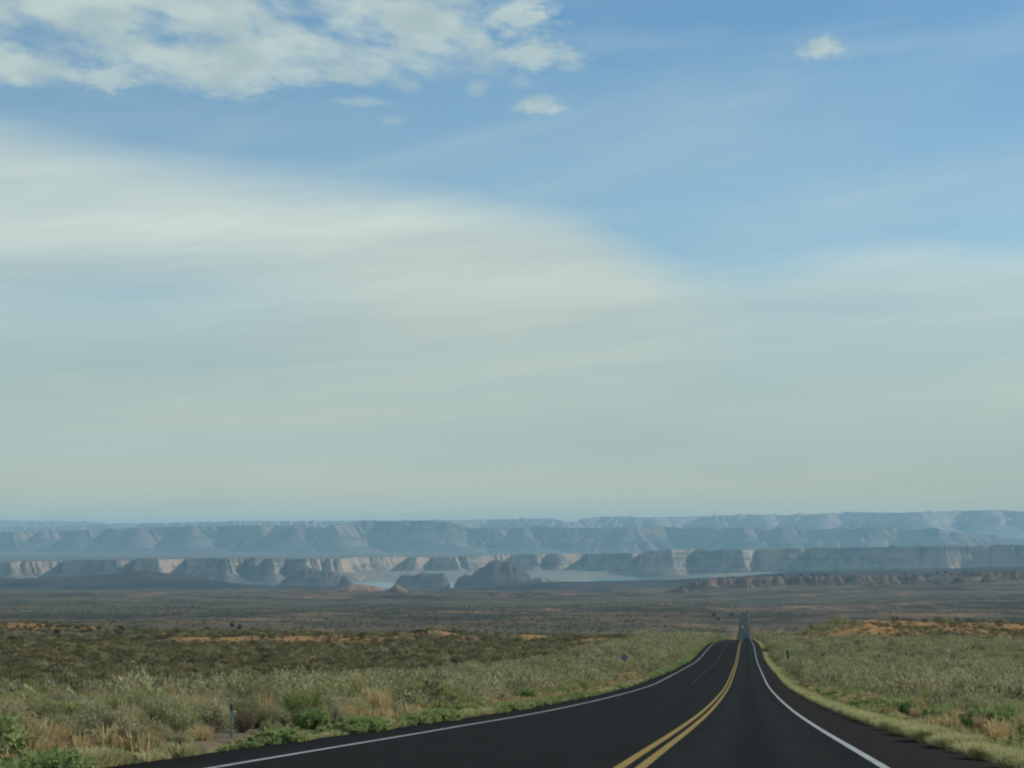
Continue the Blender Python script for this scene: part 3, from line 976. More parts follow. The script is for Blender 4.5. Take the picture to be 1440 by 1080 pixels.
butte('butte', 640, 752, [(640, 821), (645, 813), (651, 809), (657, 808), (663, 811), (667, 804), (673, 800), (681, 797), (687, 791), (691, 788), (700, 787), (708, 790), (718, 791), (724, 794),
                          (729, 797), (736, 802), (742, 806.5), (748, 814), (752, 821)], 17000, 430, M['butte'], 'tallest dark butte standing alone beside the lake', 11)
butte('butte', 555, 632, [(555, 822), (559, 815), (565, 809), (572, 808), (584, 809), (592, 805.5), (600, 806.5), (612, 807), (624, 805.5), (628, 812), (632, 822)], 17400, 300, M['butte'],
      'low flat dark ridge left of the tallest butte', 12)
butte('butte', 392, 484, [(392, 822), (400, 815), (412, 808), (424, 801), (431, 796), (440, 800), (452, 803), (468, 804), (478, 809), (484, 822)], 18000, 420, M['butte'],
      'peaked dark butte at the left end of the lake', 13)
butte('butte', 476, 496, [(476, 822), (481, 811), (486, 809), (491, 813), (496, 822)], 16800, 160, M['butte'], 'tiny dark rock on the lake shore', 14)
butte('butte', 745, 795, [(745, 820), (752, 813), (760, 812), (772, 815), (785, 818), (795, 821)], 17200, 300, M['cliff'], 'low pale spur at the foot of the tallest butte', 18)
butte('hill', 440, 555, [(440, 838), (465, 830), (480, 826), (492, 822.5), (510, 822), (530, 826), (545, 832), (555, 838)], 9300, 260, M['slick'], 'smooth red slickrock swell before the lake', 15, base=-235)
butte('hill', 540, 580, [(540, 838), (546, 829), (553, 823.5), (558, 823), (566, 826), (573, 831), (580, 838)], 9000, 130, M['slick'], 'small red rock dome before the lake', 16, base=-228)
butte('hill', 915, 985, [(915, 838), (930, 834), (945, 829), (958, 826), (972, 829), (985, 836)], 8200, 120, M['red_rock'], 'dark knoll at the end of the red mesa', 17, base=-212)

# pale pond / pan far out on the plain
Vp = []
for i in range(28):
    a = i / 28 * 2 * math.pi
    px_, dd = 722 + 27 * math.cos(a) * (1 + .15 * math.sin(3 * a)), 7300 + 75 * math.sin(a)
    Vp.append((x_at(px_, dd), dd, z_at(839.5, 7300) + 1))
tag(obj('pond', mesh('pond', Vp, [list(range(28))], [M['water']])), 'thin pale pond far out on the plain', kind='structure')


# ---------------------------------------------------------------- plants
def plant_mesh(name, seed, H, W, stems, leaves, ll, lw, tilt=80, t0=0.45, droop=0.0, mats=None, stem_w=0.012, upright=0.0, split=False):
    """stems fanning from a root crown, clothed with narrow leaves; returns one mesh, or (leaf mesh, stem mesh)"""
    r = np.random.default_rng(seed)
    az = r.uniform(0, 2 * np.pi, stems)
    tl = np.radians(tilt) * np.sqrt(r.uniform(0, 1, stems))
    lobes = 0.85 + 0.22 * np.sin(az * r.integers(2, 4) + r.uniform(0, 6)) * np.sin(tl)
    L = r.uniform(0.72, 1.06, stems) * lobes
    dirv = np.stack([np.sin(tl) * np.cos(az) * W, np.sin(tl) * np.sin(az) * W, np.cos(tl) * H * 0.9 + H * 0.12], 1) * L[:, None]
    base = np.stack([0.10 * W * np.cos(az), 0.10 * W * np.sin(az), np.zeros(stems)], 1) * r.uniform(0, 1, stems)[:, None]
    bend = np.stack([np.zeros(stems), np.zeros(stems), r.uniform(.05, .28, stems) * H * np.sin(tl) - droop * H * np.sin(tl)], 1)

    def pt(i, t):
        return base[i] + dirv[i] * t[:, None] + bend[i] * (t * t - 0.3 * t)[:, None]
    V, Fc, mi = [], [], []
    # leaves
    n = stems * leaves
    i = np.repeat(np.arange(stems), leaves)
    t = t0 + (1 - t0) * r.uniform(0, 1, n) ** .4
    p = pt(i, t) + r.normal(0, 0.028 * (W + H), (n, 3)) * (0.4 + 0.6 * t)[:, None]
    p[:, 2] = np.maximum(p[:, 2], 0.02)
    tang = dirv[i] + 2 * bend[i] * t[:, None]
    tang /= np.linalg.norm(tang, axis=1)[:, None] + 1e-9
    dv = tang * (0.7 + upright) + r.normal(0, 0.55, (n, 3))
    dv[:, 2] += upright * .4
    dv /= np.linalg.norm(dv, axis=1)[:, None] + 1e-9
    nrm = p - np.array([0, 0, .22 * H])
    nrm /= np.linalg.norm(nrm, axis=1)[:, None] + 1e-9
    sv = np.cross(dv, nrm + r.normal(0, .24, (n, 3)))
    sv /= np.linalg.norm(sv, axis=1)[:, None] + 1e-9
    l = ll * r.uniform(.6, 1.4, n)[:, None]
    w = lw * r.uniform(.7, 1.3, n)[:, None]
    a, b, c = p - sv * w / 2, p + sv * w / 2, p + dv * l
    LV = np.stack([a, b, c], 1).reshape(-1, 3)
    LF = np.arange(3 * n).reshape(-1, 3)
    # stems: flat-sided taper
    ts = np.array([0.0, 0.5, 1.0])
    SV, SF = [], []
    for k in range(stems):
        q = pt(np.full(3, k), ts)
        s = np.array([-math.sin(az[k]), math.cos(az[k]), 0]) * stem_w
        u = np.array([math.cos(az[k]), math.sin(az[k]), 0.3]) * stem_w
        o = len(SV)
        SV += [q[0] - s, q[0] + s, q[0] + u, q[1] - s * .7, q[1] + s * .7, q[1] + u * .7, q[2]]
        SF += [(o, o + 1, o + 4), (o, o + 4, o + 3), (o + 1, o + 2, o + 5), (o + 1, o + 5, o + 4), (o + 2, o, o + 3), (o + 2, o + 3, o + 5),
               (o + 3, o + 4, o + 6), (o + 4, o + 5, o + 6), (o + 5, o + 3, o + 6)]
    SV, SF = np.array(SV), np.array(SF)
    if split:
        return mesh(name, LV, LF, [mats[0]]), mesh(name + '_stems', SV, SF, [mats[1]])
    V = np.concatenate([LV, SV])
    F = np.concatenate([LF, SF + len(LV)])
    return mesh(name, V, F, mats, np.concatenate([np.zeros(len(LF)), np.ones(len(SF))]))


def tuft_mesh(name, seed, H, W, blades, bw, mat, seedheads=False):
    r = np.random.default_rng(seed)
    az = r.uniform(0, 2 * np.pi, blades)
    lean = r.uniform(0.05, 1, blades) ** 1.1
    h = H * r.uniform(.45, 1.05, blades)
    b = np.stack([np.cos(az), np.sin(az), 0 * az], 1)
    root = b * (W * .35 * r.uniform(0, 1, blades) ** .6)[:, None] + r.normal(0, .02 * W, (blades, 3)) * [1, 1, 0]
    mid = root + b * (W * .35 * lean)[:, None] + np.stack([0 * az, 0 * az, h * .62], 1)
    tip = root + b * (W * .95 * lean)[:, None] + np.stack([0 * az, 0 * az, h * (1 - .35 * lean)], 1)
    th = r.uniform(0, 2 * np.pi, blades)
    s = np.stack([np.cos(th), np.sin(th), 0 * az], 1) * bw / 2
    V = np.stack([root - s, root + s, mid + s * .8, mid - s * .8, tip], 1).reshape(-1, 3)
    o = np.arange(blades)[:, None] * 5
    F = np.concatenate([o + [0, 1, 2], o + [0, 2, 3], o + [3, 2, 4]])
    return mesh(name, V, F, [mat])


SAGE = [plant_mesh('sagebrush_foliage', 100 + i, *hw, st, int(lv * 1.6), .068, .019, mats=[M['sage'], M['twig']], split=True)
        for i, (hw, st, lv) in enumerate([((.80, .72), 95, 30), ((.92, .66), 90, 30), ((.66, .80), 90, 28), ((.78, .90), 110, 30), ((.6, .58), 70, 28)])]
RABB = [plant_mesh('rabbitbrush_foliage', 130 + i, *hw, st, lv, .11, .016, mats=[M['rabbit'], M['twig']], split=True, tilt=68, upright=.35)
        for i, (hw, st, lv) in enumerate([((.78, .64), 110, 24), ((.66, .70), 110, 22), ((.88, .6), 100, 24)])]
BARE = [plant_mesh('greasewood_foliage', 150 + i, *hw, st, lv, .07, .018, mats=[M['dark_scrub'], M['twig']], split=True, stem_w=.010)
        for i, (hw, st, lv) in enumerate([((.8, .75), 120, 14), ((.95, .65), 120, 13)])]
WEED = [plant_mesh('weed_leaves', 170 + i, *hw, st, lv, .10, .040, mats=[M['weed'], M['twig']], tilt=82, split=True)
        for i, (hw, st, lv) in enumerate([((.55, .60), 55, 26), ((.7, .5), 60, 26), ((.35, .65), 50, 26)])]
TUFT = [tuft_mesh('grass_tussock', 190 + i, h, w, nb, .014, M['straw']) for i, (h, w, nb) in enumerate([(.75, .5, 260), (.6, .6, 260), (.95, .45, 240)])]

# simpler forms of the same plants for the distance
FSAGE = [plant_mesh('far_sage', 300 + i, 1.0, .85, 26, 13, .13, .065, mats=[M['sage'], M['twig']]) for i in range(3)]
FRABB = [plant_mesh('far_rabbit', 310 + i, .9, .8, 26, 13, .13, .055, mats=[M['rabbit'], M['twig']]) for i in range(2)]
FDARK = [plant_mesh('far_scrub', 320 + i, .8, .85, 24, 12, .13, .065, mats=[M['dark_scrub'], M['twig']]) for i in range(3)]
FTUFT = [tuft_mesh('far_tuft', 330 + i, .6, .55, 46, .05, M['straw']) for i in range(2)]
VERGE = [tuft_mesh('verge_tuft', 340 + i, .26, .26, 60, .016, M['verge']) for i in range(3)]
VWEED = [plant_mesh('verge_weed', 350 + i, .24, .32, 22, 12, .07, .04, mats=[M['weed'], M['twig']], tilt=84) for i in range(2)]


def in_view(X, Y, mx=0.245):
    return (Y > 26) & (np.abs(X) < mx * Y + 7)


def jitter_pts(d0, d1, cell):
    ys = np.arange(d0, d1, cell)
    out = []
    for y in ys:
        w = 0.242 * y + 8
        xs = np.arange(-w, w, cell)
        out.append(np.stack([xs, np.full_like(xs, y)], 1))
    P = np.concatenate(out)
    return P + rng.uniform(-.55, .55, P.shape) * cell


LE = 8.75       # left edge of the paved width, right edge is 5.45


def lo_edge(Y):
    return left_edge(Y) - 1.6


# ---- near plants, each an object of its own
cand = jitter_pts(27, 210, 1.42)
X, Y = cand[:, 0], cand[:, 1]
off = X - road_x(Y)
ledge = lo_edge(Y)
okm = in_view(X, Y) & ((off > 6.5) | (off < ledge - .75)) & (off > -33)
cand = cand[okm]
X, Y = cand[:, 0], cand[:, 1]
off = X - road_x(Y)
side = np.where(off > 0, 1, -1)
inset = np.where(off > 0, off - 5.45, lo_edge(Y) - off)          # metres out from the asphalt
pn = fbm(X / 5.5, Y / 8.0, 81, 3) + 0.5
pn2 = fbm(X / 9.0, Y / 13.0, 85, 3) + 0.5
rr = rng.uniform(0, 1, len(X))
kind = np.full(len(X), '', dtype=object)
for i in range(len(X)):
    near_edge = inset[i] < (3.0 if side[i] > 0 else 2.0)
    if near_edge:
        if rr[i] < 0.45 and pn[i] > .47:
            kind[i] = 'weed'
        elif rr[i] < 0.66:
            kind[i] = 'tuft'
        elif rr[i] < 0.80 and inset[i] > 2.0:
            kind[i] = 'sage'
    else:
        q = pn[i]
        if rr[i] > 0.84:
            kind[i] = ''
        elif q < .36:
            kind[i] = 'rabbit' if rr[i] < .6 else 'sage'
        elif q < .58:
            kind[i] = 'sage' if rr[i] < .52 else ('bare' if rr[i] < .58 else 'tuft')
        elif q < .68:
            kind[i] = 'tuft' if pn2[i] > .48 and rr[i] < .55 else ('bare' if rr[i] < .40 else 'sage')
        else:
            kind[i] = 'weed' if (rr[i] < .35 and inset[i] < 12) else ('rabbit' if rr[i] < .55 else 'sage')
PROTO = {'sage': SAGE, 'rabbit': RABB, 'bare': BARE, 'weed': WEED, 'tuft': TUFT}
NAME = {'sage': ('sagebrush', 'sagebrush', 'grey green sagebrush'), 'rabbit': ('rabbitbrush', 'rabbitbrush', 'yellow green rabbitbrush'),
        'bare': ('greasewood', 'shrub', 'dark twiggy shrub'), 'weed': ('weed', 'weed', 'green leafy weed'),
        'tuft': ('grass_tussock', 'grass tuft', 'straw coloured tussock')}
SIZE = {'sage': (.75, 1.65), 'rabbit': (.7, 1.6), 'bare': (.7, 1.1), 'weed': (.7, 1.3), 'tuft': (.8, 1.5)}
order = np.argsort(Y)
LIMIT = {'sage': 300, 'rabbit': 200, 'bare': 110, 'weed': 130, 'tuft': 230}
used = {k: 0 for k in PROTO}
rest = {k: [] for k in PROTO}
sizes = np.zeros(len(X))
Z = ground_z(X, Y)


def where(s, ins, y):
    sd = 'left' if s < 0 else 'right'
    a = 'at asphalt edge' if ins < 1.9 else 'on the verge' if ins < 3.4 else 'just behind the verge' if ins < 7 else \
        'midway into brush' if ins < 14 else 'deep in brush' if ins < 21 else 'near the fence line'
    b = 'nearest' if y < 46 else 'closer' if y < 62 else 'middle' if y < 82 else 'farther' if y < 108 else 'far' if y < 140 else 'farthest'
    return '%s %s of road, %s stretch' % (a, sd, b)


# keep the ground clear round the marker post
pxs = CX + F_PX * X / Y
kind[(np.abs(pxs - 325) < 15) & (Y > 38) & (Y < 57.5)] = ''


def beside(i):
    d2 = (X - X[i]) ** 2 + (Y - Y[i]) ** 2
    d2[i] = 1e9
    d2[kind == ''] = 1e9
    j = int(np.argmin(d2))
    if d2[j] > 3.4:
        return 'standing alone'
    return 'by ' + {'sage': 'sagebrush', 'rabbit': 'rabbitbrush', 'bare': 'twiggy shrub', 'weed': 'weeds', 'tuft': 'dry grass'}[kind[j]]


for i in order:
    k = kind[i]
    if not k:
        continue
    lo, hi = SIZE[k]
    s = rng.uniform(lo, hi) * (0.82 + 0.36 * pn2[i])
    if inset[i] < 2.6 and k in ('sage', 'tuft'):
        s *= .62
    if inset[i] < 1.8 and k == 'weed':
        s *= .62
    if Y[i] < 75 and k != 'weed':
        s = min(s, 1.22)
    if used[k] >= LIMIT[k]:
        rest[k].append((X[i], Y[i], Z[i], s))
        continue
    used[k] += 1
    pr = PROTO[k][rng.integers(len(PROTO[k]))]
    nm, cat, lab = NAME[k]
    leaf = pr[0] if isinstance(pr, tuple) else pr
    o = obj(nm, leaf, loc=(X[i], Y[i], Z[i] - 0.03))
    o.rotation_euler = (rng.uniform(-.08, .08), rng.uniform(-.08, .08), rng.uniform(0, 6.28))
    o.scale = (s * rng.uniform(.9, 1.15), s * rng.uniform(.9, 1.15), s)
    sw = 'low ' if s < .78 * (lo + hi) / 2 else 'big ' if s > 1.12 * (lo + hi) / 2 else ''
    tag(o, sw + lab + ' ' + where(side[i], inset[i], Y[i]) + ', ' + beside(i), cat, 'roadside ' + cat + ' plants')
    if isinstance(pr, tuple):
        obj('stems', pr[1], o)


# ---- everything farther: scattered plants, one object per sort
def scatter(name, protos, pts, label, weights=None, tiltmax=.1):
    """pts: array of x,y,z,scale"""
    pts = np.asarray(pts, float)
    me = bpy.data.meshes.new(name)
    me.vertices.add(len(pts))
    me.vertices.foreach_set('co', pts[:, :3].astype(np.float32).ravel())
    n = len(pts)
    sc = np.stack([pts[:, 3] * rng.uniform(.85, 1.2, n), pts[:, 3] * rng.uniform(.85, 1.2, n), pts[:, 3] * rng.uniform(.85, 1.1, n)], 1)
    rot = np.stack([rng.uniform(-tiltmax, tiltmax, n), rng.uniform(-tiltmax, tiltmax, n), rng.uniform(0, 6.283, n)], 1)
    me.attributes.new('scl', 'FLOAT_VECTOR', 'POINT').data.foreach_set('vector', sc.astype(np.float32).ravel())
    me.attributes.new('rot', 'FLOAT_VECTOR', 'POINT').data.foreach_set('vector', rot.astype(np.float32).ravel())
    me.attributes.new('pick', 'INT', 'POINT').data.foreach_set('value', rng.integers(0, len(protos), n).astype(np.int32))
    o = obj(name, me)
    src = bpy.data.collections.new(name + '_forms')
    for j, p in enumerate(protos):
        src.objects.link(bpy.data.objects.new('form_%s_%d' % (name, j), p))
    ng = bpy.data.node_groups.new(name + '_scatter', 'GeometryNodeTree')
    ng.interface.new_socket('Geometry', in_out='INPUT', socket_type='NodeSocketGeometry')
    ng.interface.new_socket('Geometry', in_out='OUTPUT', socket_type='NodeSocketGeometry')
    nn, lk = ng.nodes, ng.links
    gi, go = nn.new('NodeGroupInput'), nn.new('NodeGroupOutput')
    ci = nn.new('GeometryNodeCollectionInfo')
    ci.inputs['Collection'].default_value = src
    ci.inputs['Separate Children'].default_value = True
    ci.inputs['Reset Children'].default_value = True
    iop = nn.new('GeometryNodeInstanceOnPoints')
    iop.inputs['Pick Instance'].default_value = True

    def att(nm, t):
        a = nn.new('GeometryNodeInputNamedAttribute')
        a.data_type = t
        a.inputs['Name'].default_value = nm
        return [s for s in a.outputs if s.enabled][0]
    lk.new(gi.outputs[0], iop.inputs['Points'])
    lk.new(ci.outputs[0], iop.inputs['Instance'])
    lk.new(att('pick', 'INT'), iop.inputs['Instance Index'])
    e2r = nn.new('FunctionNodeEulerToRotation')
    lk.new(att('rot', 'FLOAT_VECTOR'), e2r.inputs[0])
    lk.new(e2r.outputs[0], iop.inputs['Rotation'])
    lk.new(att('scl', 'FLOAT_VECTOR'), iop.inputs['Scale'])
    lk.new(iop.outputs[0], go.inputs[0])
    md = o.modifiers.new('scatter', 'NODES')
    md.node_group = ng
    return tag(o, label, kind='stuff')


def place(P, size, jit=.3):
    P = np.asarray(P)
    z = ground_z(P[:, 0], P[:, 1])
    return np.stack([P[:, 0], P[:, 1], z - .02, size * rng.uniform(1 - jit, 1 + jit, len(P))], 1)


far = {'sage': [], 'rabbit': [], 'dark': [], 'tuft': []}
for k, dst in (('sage', 'sage'), ('rabbit', 'rabbit'), ('bare', 'dark'), ('tuft', 'tuft')):
    if rest[k]:
        far[dst].append(np.array(rest[k]))
if rest['weed']:
    rw = np.array(rest['weed'])
else:
    rw = np.zeros((0, 4))
for d0, d1, cell in ((34, 210, 1.15), (210, 420, 1.3), (420, 760, 1.7), (760, 1250, 2.5), (1250, 1700, 4.0)):
    P = jitter_pts(d0, d1, cell)
    X, Y = P[:, 0], P[:, 1]
    off = X - road_x(Y)
    inset = np.where(off > 0, off - 5.45, lo_edge(Y) - off)
    ok = (inset > 2.0) & in_view(X, Y)
    row = (off > -33.5) & (off < 36)
    if d0 < 200:
        ok &= ~row                                  # that strip holds the individual plants
    q = fbm(X / 26, Y / 40, 91, 4) + .5
    q2 = fbm(X / 7, Y / 12, 95, 3) + .5
    rr = rng.uniform(0, 1, len(X))
    sc = cell / 1.25 if cell > 1.3 else 1.0
    bare = fbm(X / 60, Y / 45, 97, 4) + .5
    open_ = np.where(row, .50, np.where(bare > .60, .40, .88))
    if d0 >= 760:
        open_ = np.where(bare > .52, .38, .86)
    sand = sand_at(X, Y) * (0.75 + 0.9 * (fbm(X / 9, Y / 9, 96, 3) + .5))
    open_ = open_ * (1 - .6 * sstep(sand, .25, .75))
    onrid = (off > 40) & (Y > 640) & (Y < 1000)
    open_ = np.where(onrid, np.minimum(open_ * 1.5, .62), open_)
    ok &= rr < open_
    ok &= ~((np.abs(CX + F_PX * X / Y - 878) < 9) & (Y > 200) & (Y < 303))
    ok &= ~((np.abs(CX + F_PX * X / Y - 1107.5) < 5) & (Y > 240) & (Y < 332))
    rowR = (off > 0) & (Y < 640)
    lush = (row | rowR)
    r2 = rng.uniform(0, 1, len(X))
    kk = np.where(lush, np.where(q2 < .42, np.where(r2 < .45, 1, 0), np.where(r2 < .55, 0, np.where(r2 < .74, 2, 3))),
                  np.where(r2 < .83, 2, np.where(r2 < .89, 0, np.where(r2 < .94, 1, 3))))
    size = np.where(lush, rng.uniform(.8, 1.75, len(X)), .36 + 1.0 * rng.uniform(0, 1, len(X)) ** 2.2) * max(1.0, sc * .95)
    kk = np.where(onrid & (r2 < .8), 2, kk)
    size = np.where(onrid, size * rng.uniform(.7, 1.25, len(X)), size)
    for j, nm in enumerate(('sage', 'rabbit', 'dark', 'tuft')):
        s = ok & (kk == j)
        if s.any():
            far[nm].append(place(P[s], size[s], .15))
# coarse dark brush standing about on the broken plain
n_ = 26000
Y = 1500 + 4300 * rng.uniform(0, 1, n_) ** .8
X = rng.uniform(-.232, .232, n_) * Y
q = fbm(X / 320, Y / 420, 93, 5) + .5
ok = (np.abs(X - road_x(Y)) > 14) & (rng.uniform(0, 1, n_) < sstep(q, .42, .62) * .9 + .06)
far['dark'].append(place(np.stack([X, Y], 1)[ok], rng.uniform(1.2, 3.2, int(ok.sum())), .15))
# low grass and litter between the bushes
n_ = 15000
Y = 32 + 500 * rng.uniform(0, 1, n_) ** 1.7
off = np.where(rng.uniform(0, 1, n_) < .55, rng.uniform(-33, -9, n_), rng.uniform(6.5, 40, n_))
X = road_x(Y) + off
ok = in_view(X, Y) & (fbm(X / 6, Y / 9, 92, 3) + .5 > .42)
far['tuft'].append(place(np.stack([X, Y], 1)[ok], rng.uniform(.5, 1.1, int(ok.sum())), .2))
far = {k: np.concatenate(v) for k, v in far.items()}
print('scatter', {k: len(v) for k, v in far.items()}, 'individuals', used)
scatter('sagebrush_cover', FSAGE, far['sage'], 'grey green sagebrush covering the farther ground')
scatter('rabbitbrush_cover', FRABB, far['rabbit'], 'yellow green brush mixed through the farther scrub')
scatter('dark_scrub', FDARK, far['dark'], 'low dark scrub covering the plain beyond the fence')
scatter('dry_grass', FTUFT, far['tuft'], 'straw coloured dry grass between the farther shrubs')

# grass verges along both edges of the asphalt
vp, vw = [], []
for d0, d1, n in ((28, 110, 13000), (110, 300, 13000), (300, 700, 9000), (700, 1150, 3500)):
    Y = rng.uniform(d0, d1, n)
    sideR = rng.uniform(0, 1, n) < .62
    o = np.where(sideR, 5.35 + np.abs(rng.normal(0, .55, n)) + .10, lo_edge(Y) - .10 - np.abs(rng.normal(0, .45, n)))
    X = road_x(Y) + o
    clump = fbm(X / .9, Y / 1.7, 94, 3) + .5
    ok = in_view(X, Y) & (rng.uniform(0, 1, n) < sstep(clump, .40, .66) * np.where(sideR, 1.0, .55) + .03)
    big = .45 + .9 * sstep(clump, .35, .7) + .4 * (fbm(Y / 4, Y * 0 + np.where(sideR, 0, 9), 99, 2) + .5)
    q = fbm(X / 2.5, Y / 5.0, 98, 3) + .5
    w = ok & (((~sideR) & (q > .47)) | (sideR & (q > .62) & (o > 6.1)))
    v = ok & ~w
    sc = 1.0 if d0 < 300 else 1.35
    z = np.maximum(ground_z(X, Y), -drop(Y) - np.interp(np.where(sideR, o - 5.4, lo_edge(Y) - o), [0, .4, 1.8], [0.0, .08, .6]))
    pz = np.stack([X, Y, z - .02, big * sc], 1)
    vp.append(pz[v])
    vw.append(pz[w] * [1, 1, 1, 1.15])
scatter('verge_grass', VERGE, np.concatenate(vp), 'pale short grass fringing the asphalt')
vw = np.concatenate(vw)
if len(rw):
    vw = np.concatenate([vw, rw * [1, 1, 1, 2.0]])
scatter('verge_weeds', VWEED, vw, 'small green weeds fringing the asphalt')


# ---- junipers and other trees
def tree_mesh(seed, H, W):
    r = np.random.default_rng(seed)
    mb = MB()
    mb.cyl((0, 0, -.2), (.05 * H, 0, .45 * H), .05 * H, .03 * H, 7)
    for j in range(5):
        a = r.uniform(0, 6.28)
        mb.cyl((.03 * H, 0, (.2 + .06 * j) * H), (W * .6 * math.cos(a), W * .6 * math.sin(a), (.5 + .07 * j) * H), .022 * H, .008 * H, 5)
    trunk = bpy.data.meshes.new('trunk')
    mb.bm.to_mesh(trunk)
    mb.bm.free()
    trunk.materials.append(M['bark'])
    nc = 26
    cen = []
    for j in range(nc):
        a, q, zz = r.uniform(0, 6.28), math.sqrt(r.uniform(0, 1)), r.uniform(.16, .95)
        w = W * (1 - .55 * max(0, zz - .45) / .5) * q
        cen.append((w * math.cos(a), w * math.sin(a), zz * H))
    cen = np.array(cen)
    n = nc * 60
    i = np.repeat(np.arange(nc), 60)
    p = cen[i] + r.normal(0, 1, (n, 3)) * np.array([.15 * W, .15 * W, .07 * H])
    dv = r.normal(0, 1, (n, 3))
    dv /= np.linalg.norm(dv, axis=1)[:, None]
    nrm = p - np.array([0, 0, .4 * H])
    nrm /= np.linalg.norm(nrm, axis=1)[:, None]
    sv = np.cross(dv, nrm + r.normal(0, .5, (n, 3)))
    sv /= np.linalg.norm(sv, axis=1)[:, None]
    l = .11 * H * r.uniform(.6, 1.3, n)[:, None]
    V = np.stack([p - sv * l * .3, p + sv * l * .3, p + dv * l], 1).reshape(-1, 3)
    V[:, 2] = np.maximum(V[:, 2], .02)
    return trunk, mesh('crown', V, np.arange(3 * n).reshape(-1, 3), [M['juniper']])


TREES = [tree_mesh(500, 3.2, 1.9), tree_mesh(501, 3.6, 1.5), tree_mesh(502, 2.4, 2.2)]


def juniper(x, y, w_px, label, lo=300, hi=6000, var=None, group='junipers scattered over the plain'):
    d = depth_for(y, x, lo, hi)
    tr, cr = TREES[var if var is not None else rng.integers(3)]
    X = x_at(x, d, y)
    t = thing('juniper_tree', (X, d, float(ground_z(X, d)) - .05), label, 'tree', group, rng.uniform(0, 6.28))
    s = max(.5, w_px * d / F_PX / 3.6)
    t.scale = (s, s, s * (.8 if w_px < 12 else .62))
    obj('trunk', tr, t)
    obj('crown', cr, t)
    return t


J = [(592, 893, 17, 'largest dark bushy juniper on the sandy rise left of the road'),
     (220, 908, 10, 'dark juniper standing alone in front of the orange sand strip'),
     (171, 889, 12, 'dark juniper at the far edge of the scrub plain, wider than its neighbours'),
     (198, 888, 6, 'small dark juniper between two bigger junipers on the far edge'),
     (247, 889, 9, 'dark juniper above the left end of the orange sand strip'),
     (305, 887, 6, 'small juniper left of a pair on the far edge of the scrub'),
     (326, 882, 8, 'upper juniper of the pair on the far edge of the scrub'),
     (337, 886, 9, 'lower juniper of the pair on the far edge of the scrub'),
     (80, 892, 9, 'dim juniper at the far left below the dark rim'),
     (424, 886, 6, 'tiny dark juniper on the sandy rise at centre left'),
     (1115, 917, 5, 'dark round juniper just behind the green marker'),
     (1029, 866, 5, 'dark tree left of where the road vanishes'),
     (1043, 862.5, 5, 'dark tree at the left side of the road top'),
     (1050, 862, 5, 'dark tree at the right side of the road top'),
     (1004, 867, 6, 'dark low tree on the plain well left of the road top'),
     (1010, 872, 5, 'dark low bush below the tree well left of the road top')]
for x, y, w, l in J:
    juniper(x, y, w, l, lo=250, hi=5000)
for x in list(range(26, 125, 9)):
    juniper(x + rng.uniform(-3, 3), 883 + rng.uniform(-1, 2.5), rng.uniform(6, 10), 'one of the dark junipers lined along the rim at far left', lo=900, hi=4000,
            group='junipers on the far left rim', var=2)
# the dark shrub right beside the asphalt whose shade reaches the edge line
d = 520.0
X = float(road_x(d)) + 5.75
o = tag(obj('greasewood', BARE[0][0], loc=(X, d, -float(drop(d)) - .15)), 'dark rounded shrub leaning over the right asphalt edge just before the truck', 'shrub')
o.scale = (1.9, 1.9, 2.3)
obj('stems', BARE[0][1], o)
# tree dots on the rim of the red mesa
for x, y in ((1143, 809.5), (1149, 809), (1156, 808.8), (1161, 809.3), (1098, 811), (1126, 810.2), (1272, 808), (1318, 807), (1330, 806), (1357, 805)):
    d = 9560.0
    Xq = x_at(x, d)
    t = thing('juniper_tree', (Xq, d, z_at(y, d) - 1), 'one of the tiny trees dotting the rim of the red mesa', 'tree', 'trees on the red mesa rim', rng.uniform(0, 6))
    t.scale = (3.2, 3.2, 3.0)
    obj('crown', TREES[0][1], t)


# ---- rock outcrops on the plain
def rock_mesh(seed, w, h, mat):
    r = np.random.default_rng(seed)
    bm = bmesh.new()
    for j in range(6):
        ret = bmesh.ops.create_icosphere(bm, subdivisions=2, radius=1)
        c = Vector((r.uniform(-.7, .7) * w, r.uniform(-.5, .5) * w * .6, r.uniform(0, .35) * h))
        s = Vector((r.uniform(.22, .5) * w, r.uniform(.22, .45) * w, r.uniform(.4, .8) * h))
        sd_ = int(r.integers(999))
        for v in ret['verts']:
            k = 1 + .5 * float(fbm(v.co.x * 1.7 + v.co.z, v.co.y * 1.7 - v.co.z, sd_, 3))
            zq = round(v.co.z * 3.2) / 3.2 * .6 + v.co.z * .4
            v.co = Vector((c.x + v.co.x * s.x * k, c.y + v.co.y * s.y * k, c.z + zq * s.z * k))
    me = bpy.data.meshes.new('rock_outcrop')
    bm.to_mesh(me)
    bm.free()
    me.materials.append(mat)
    return me


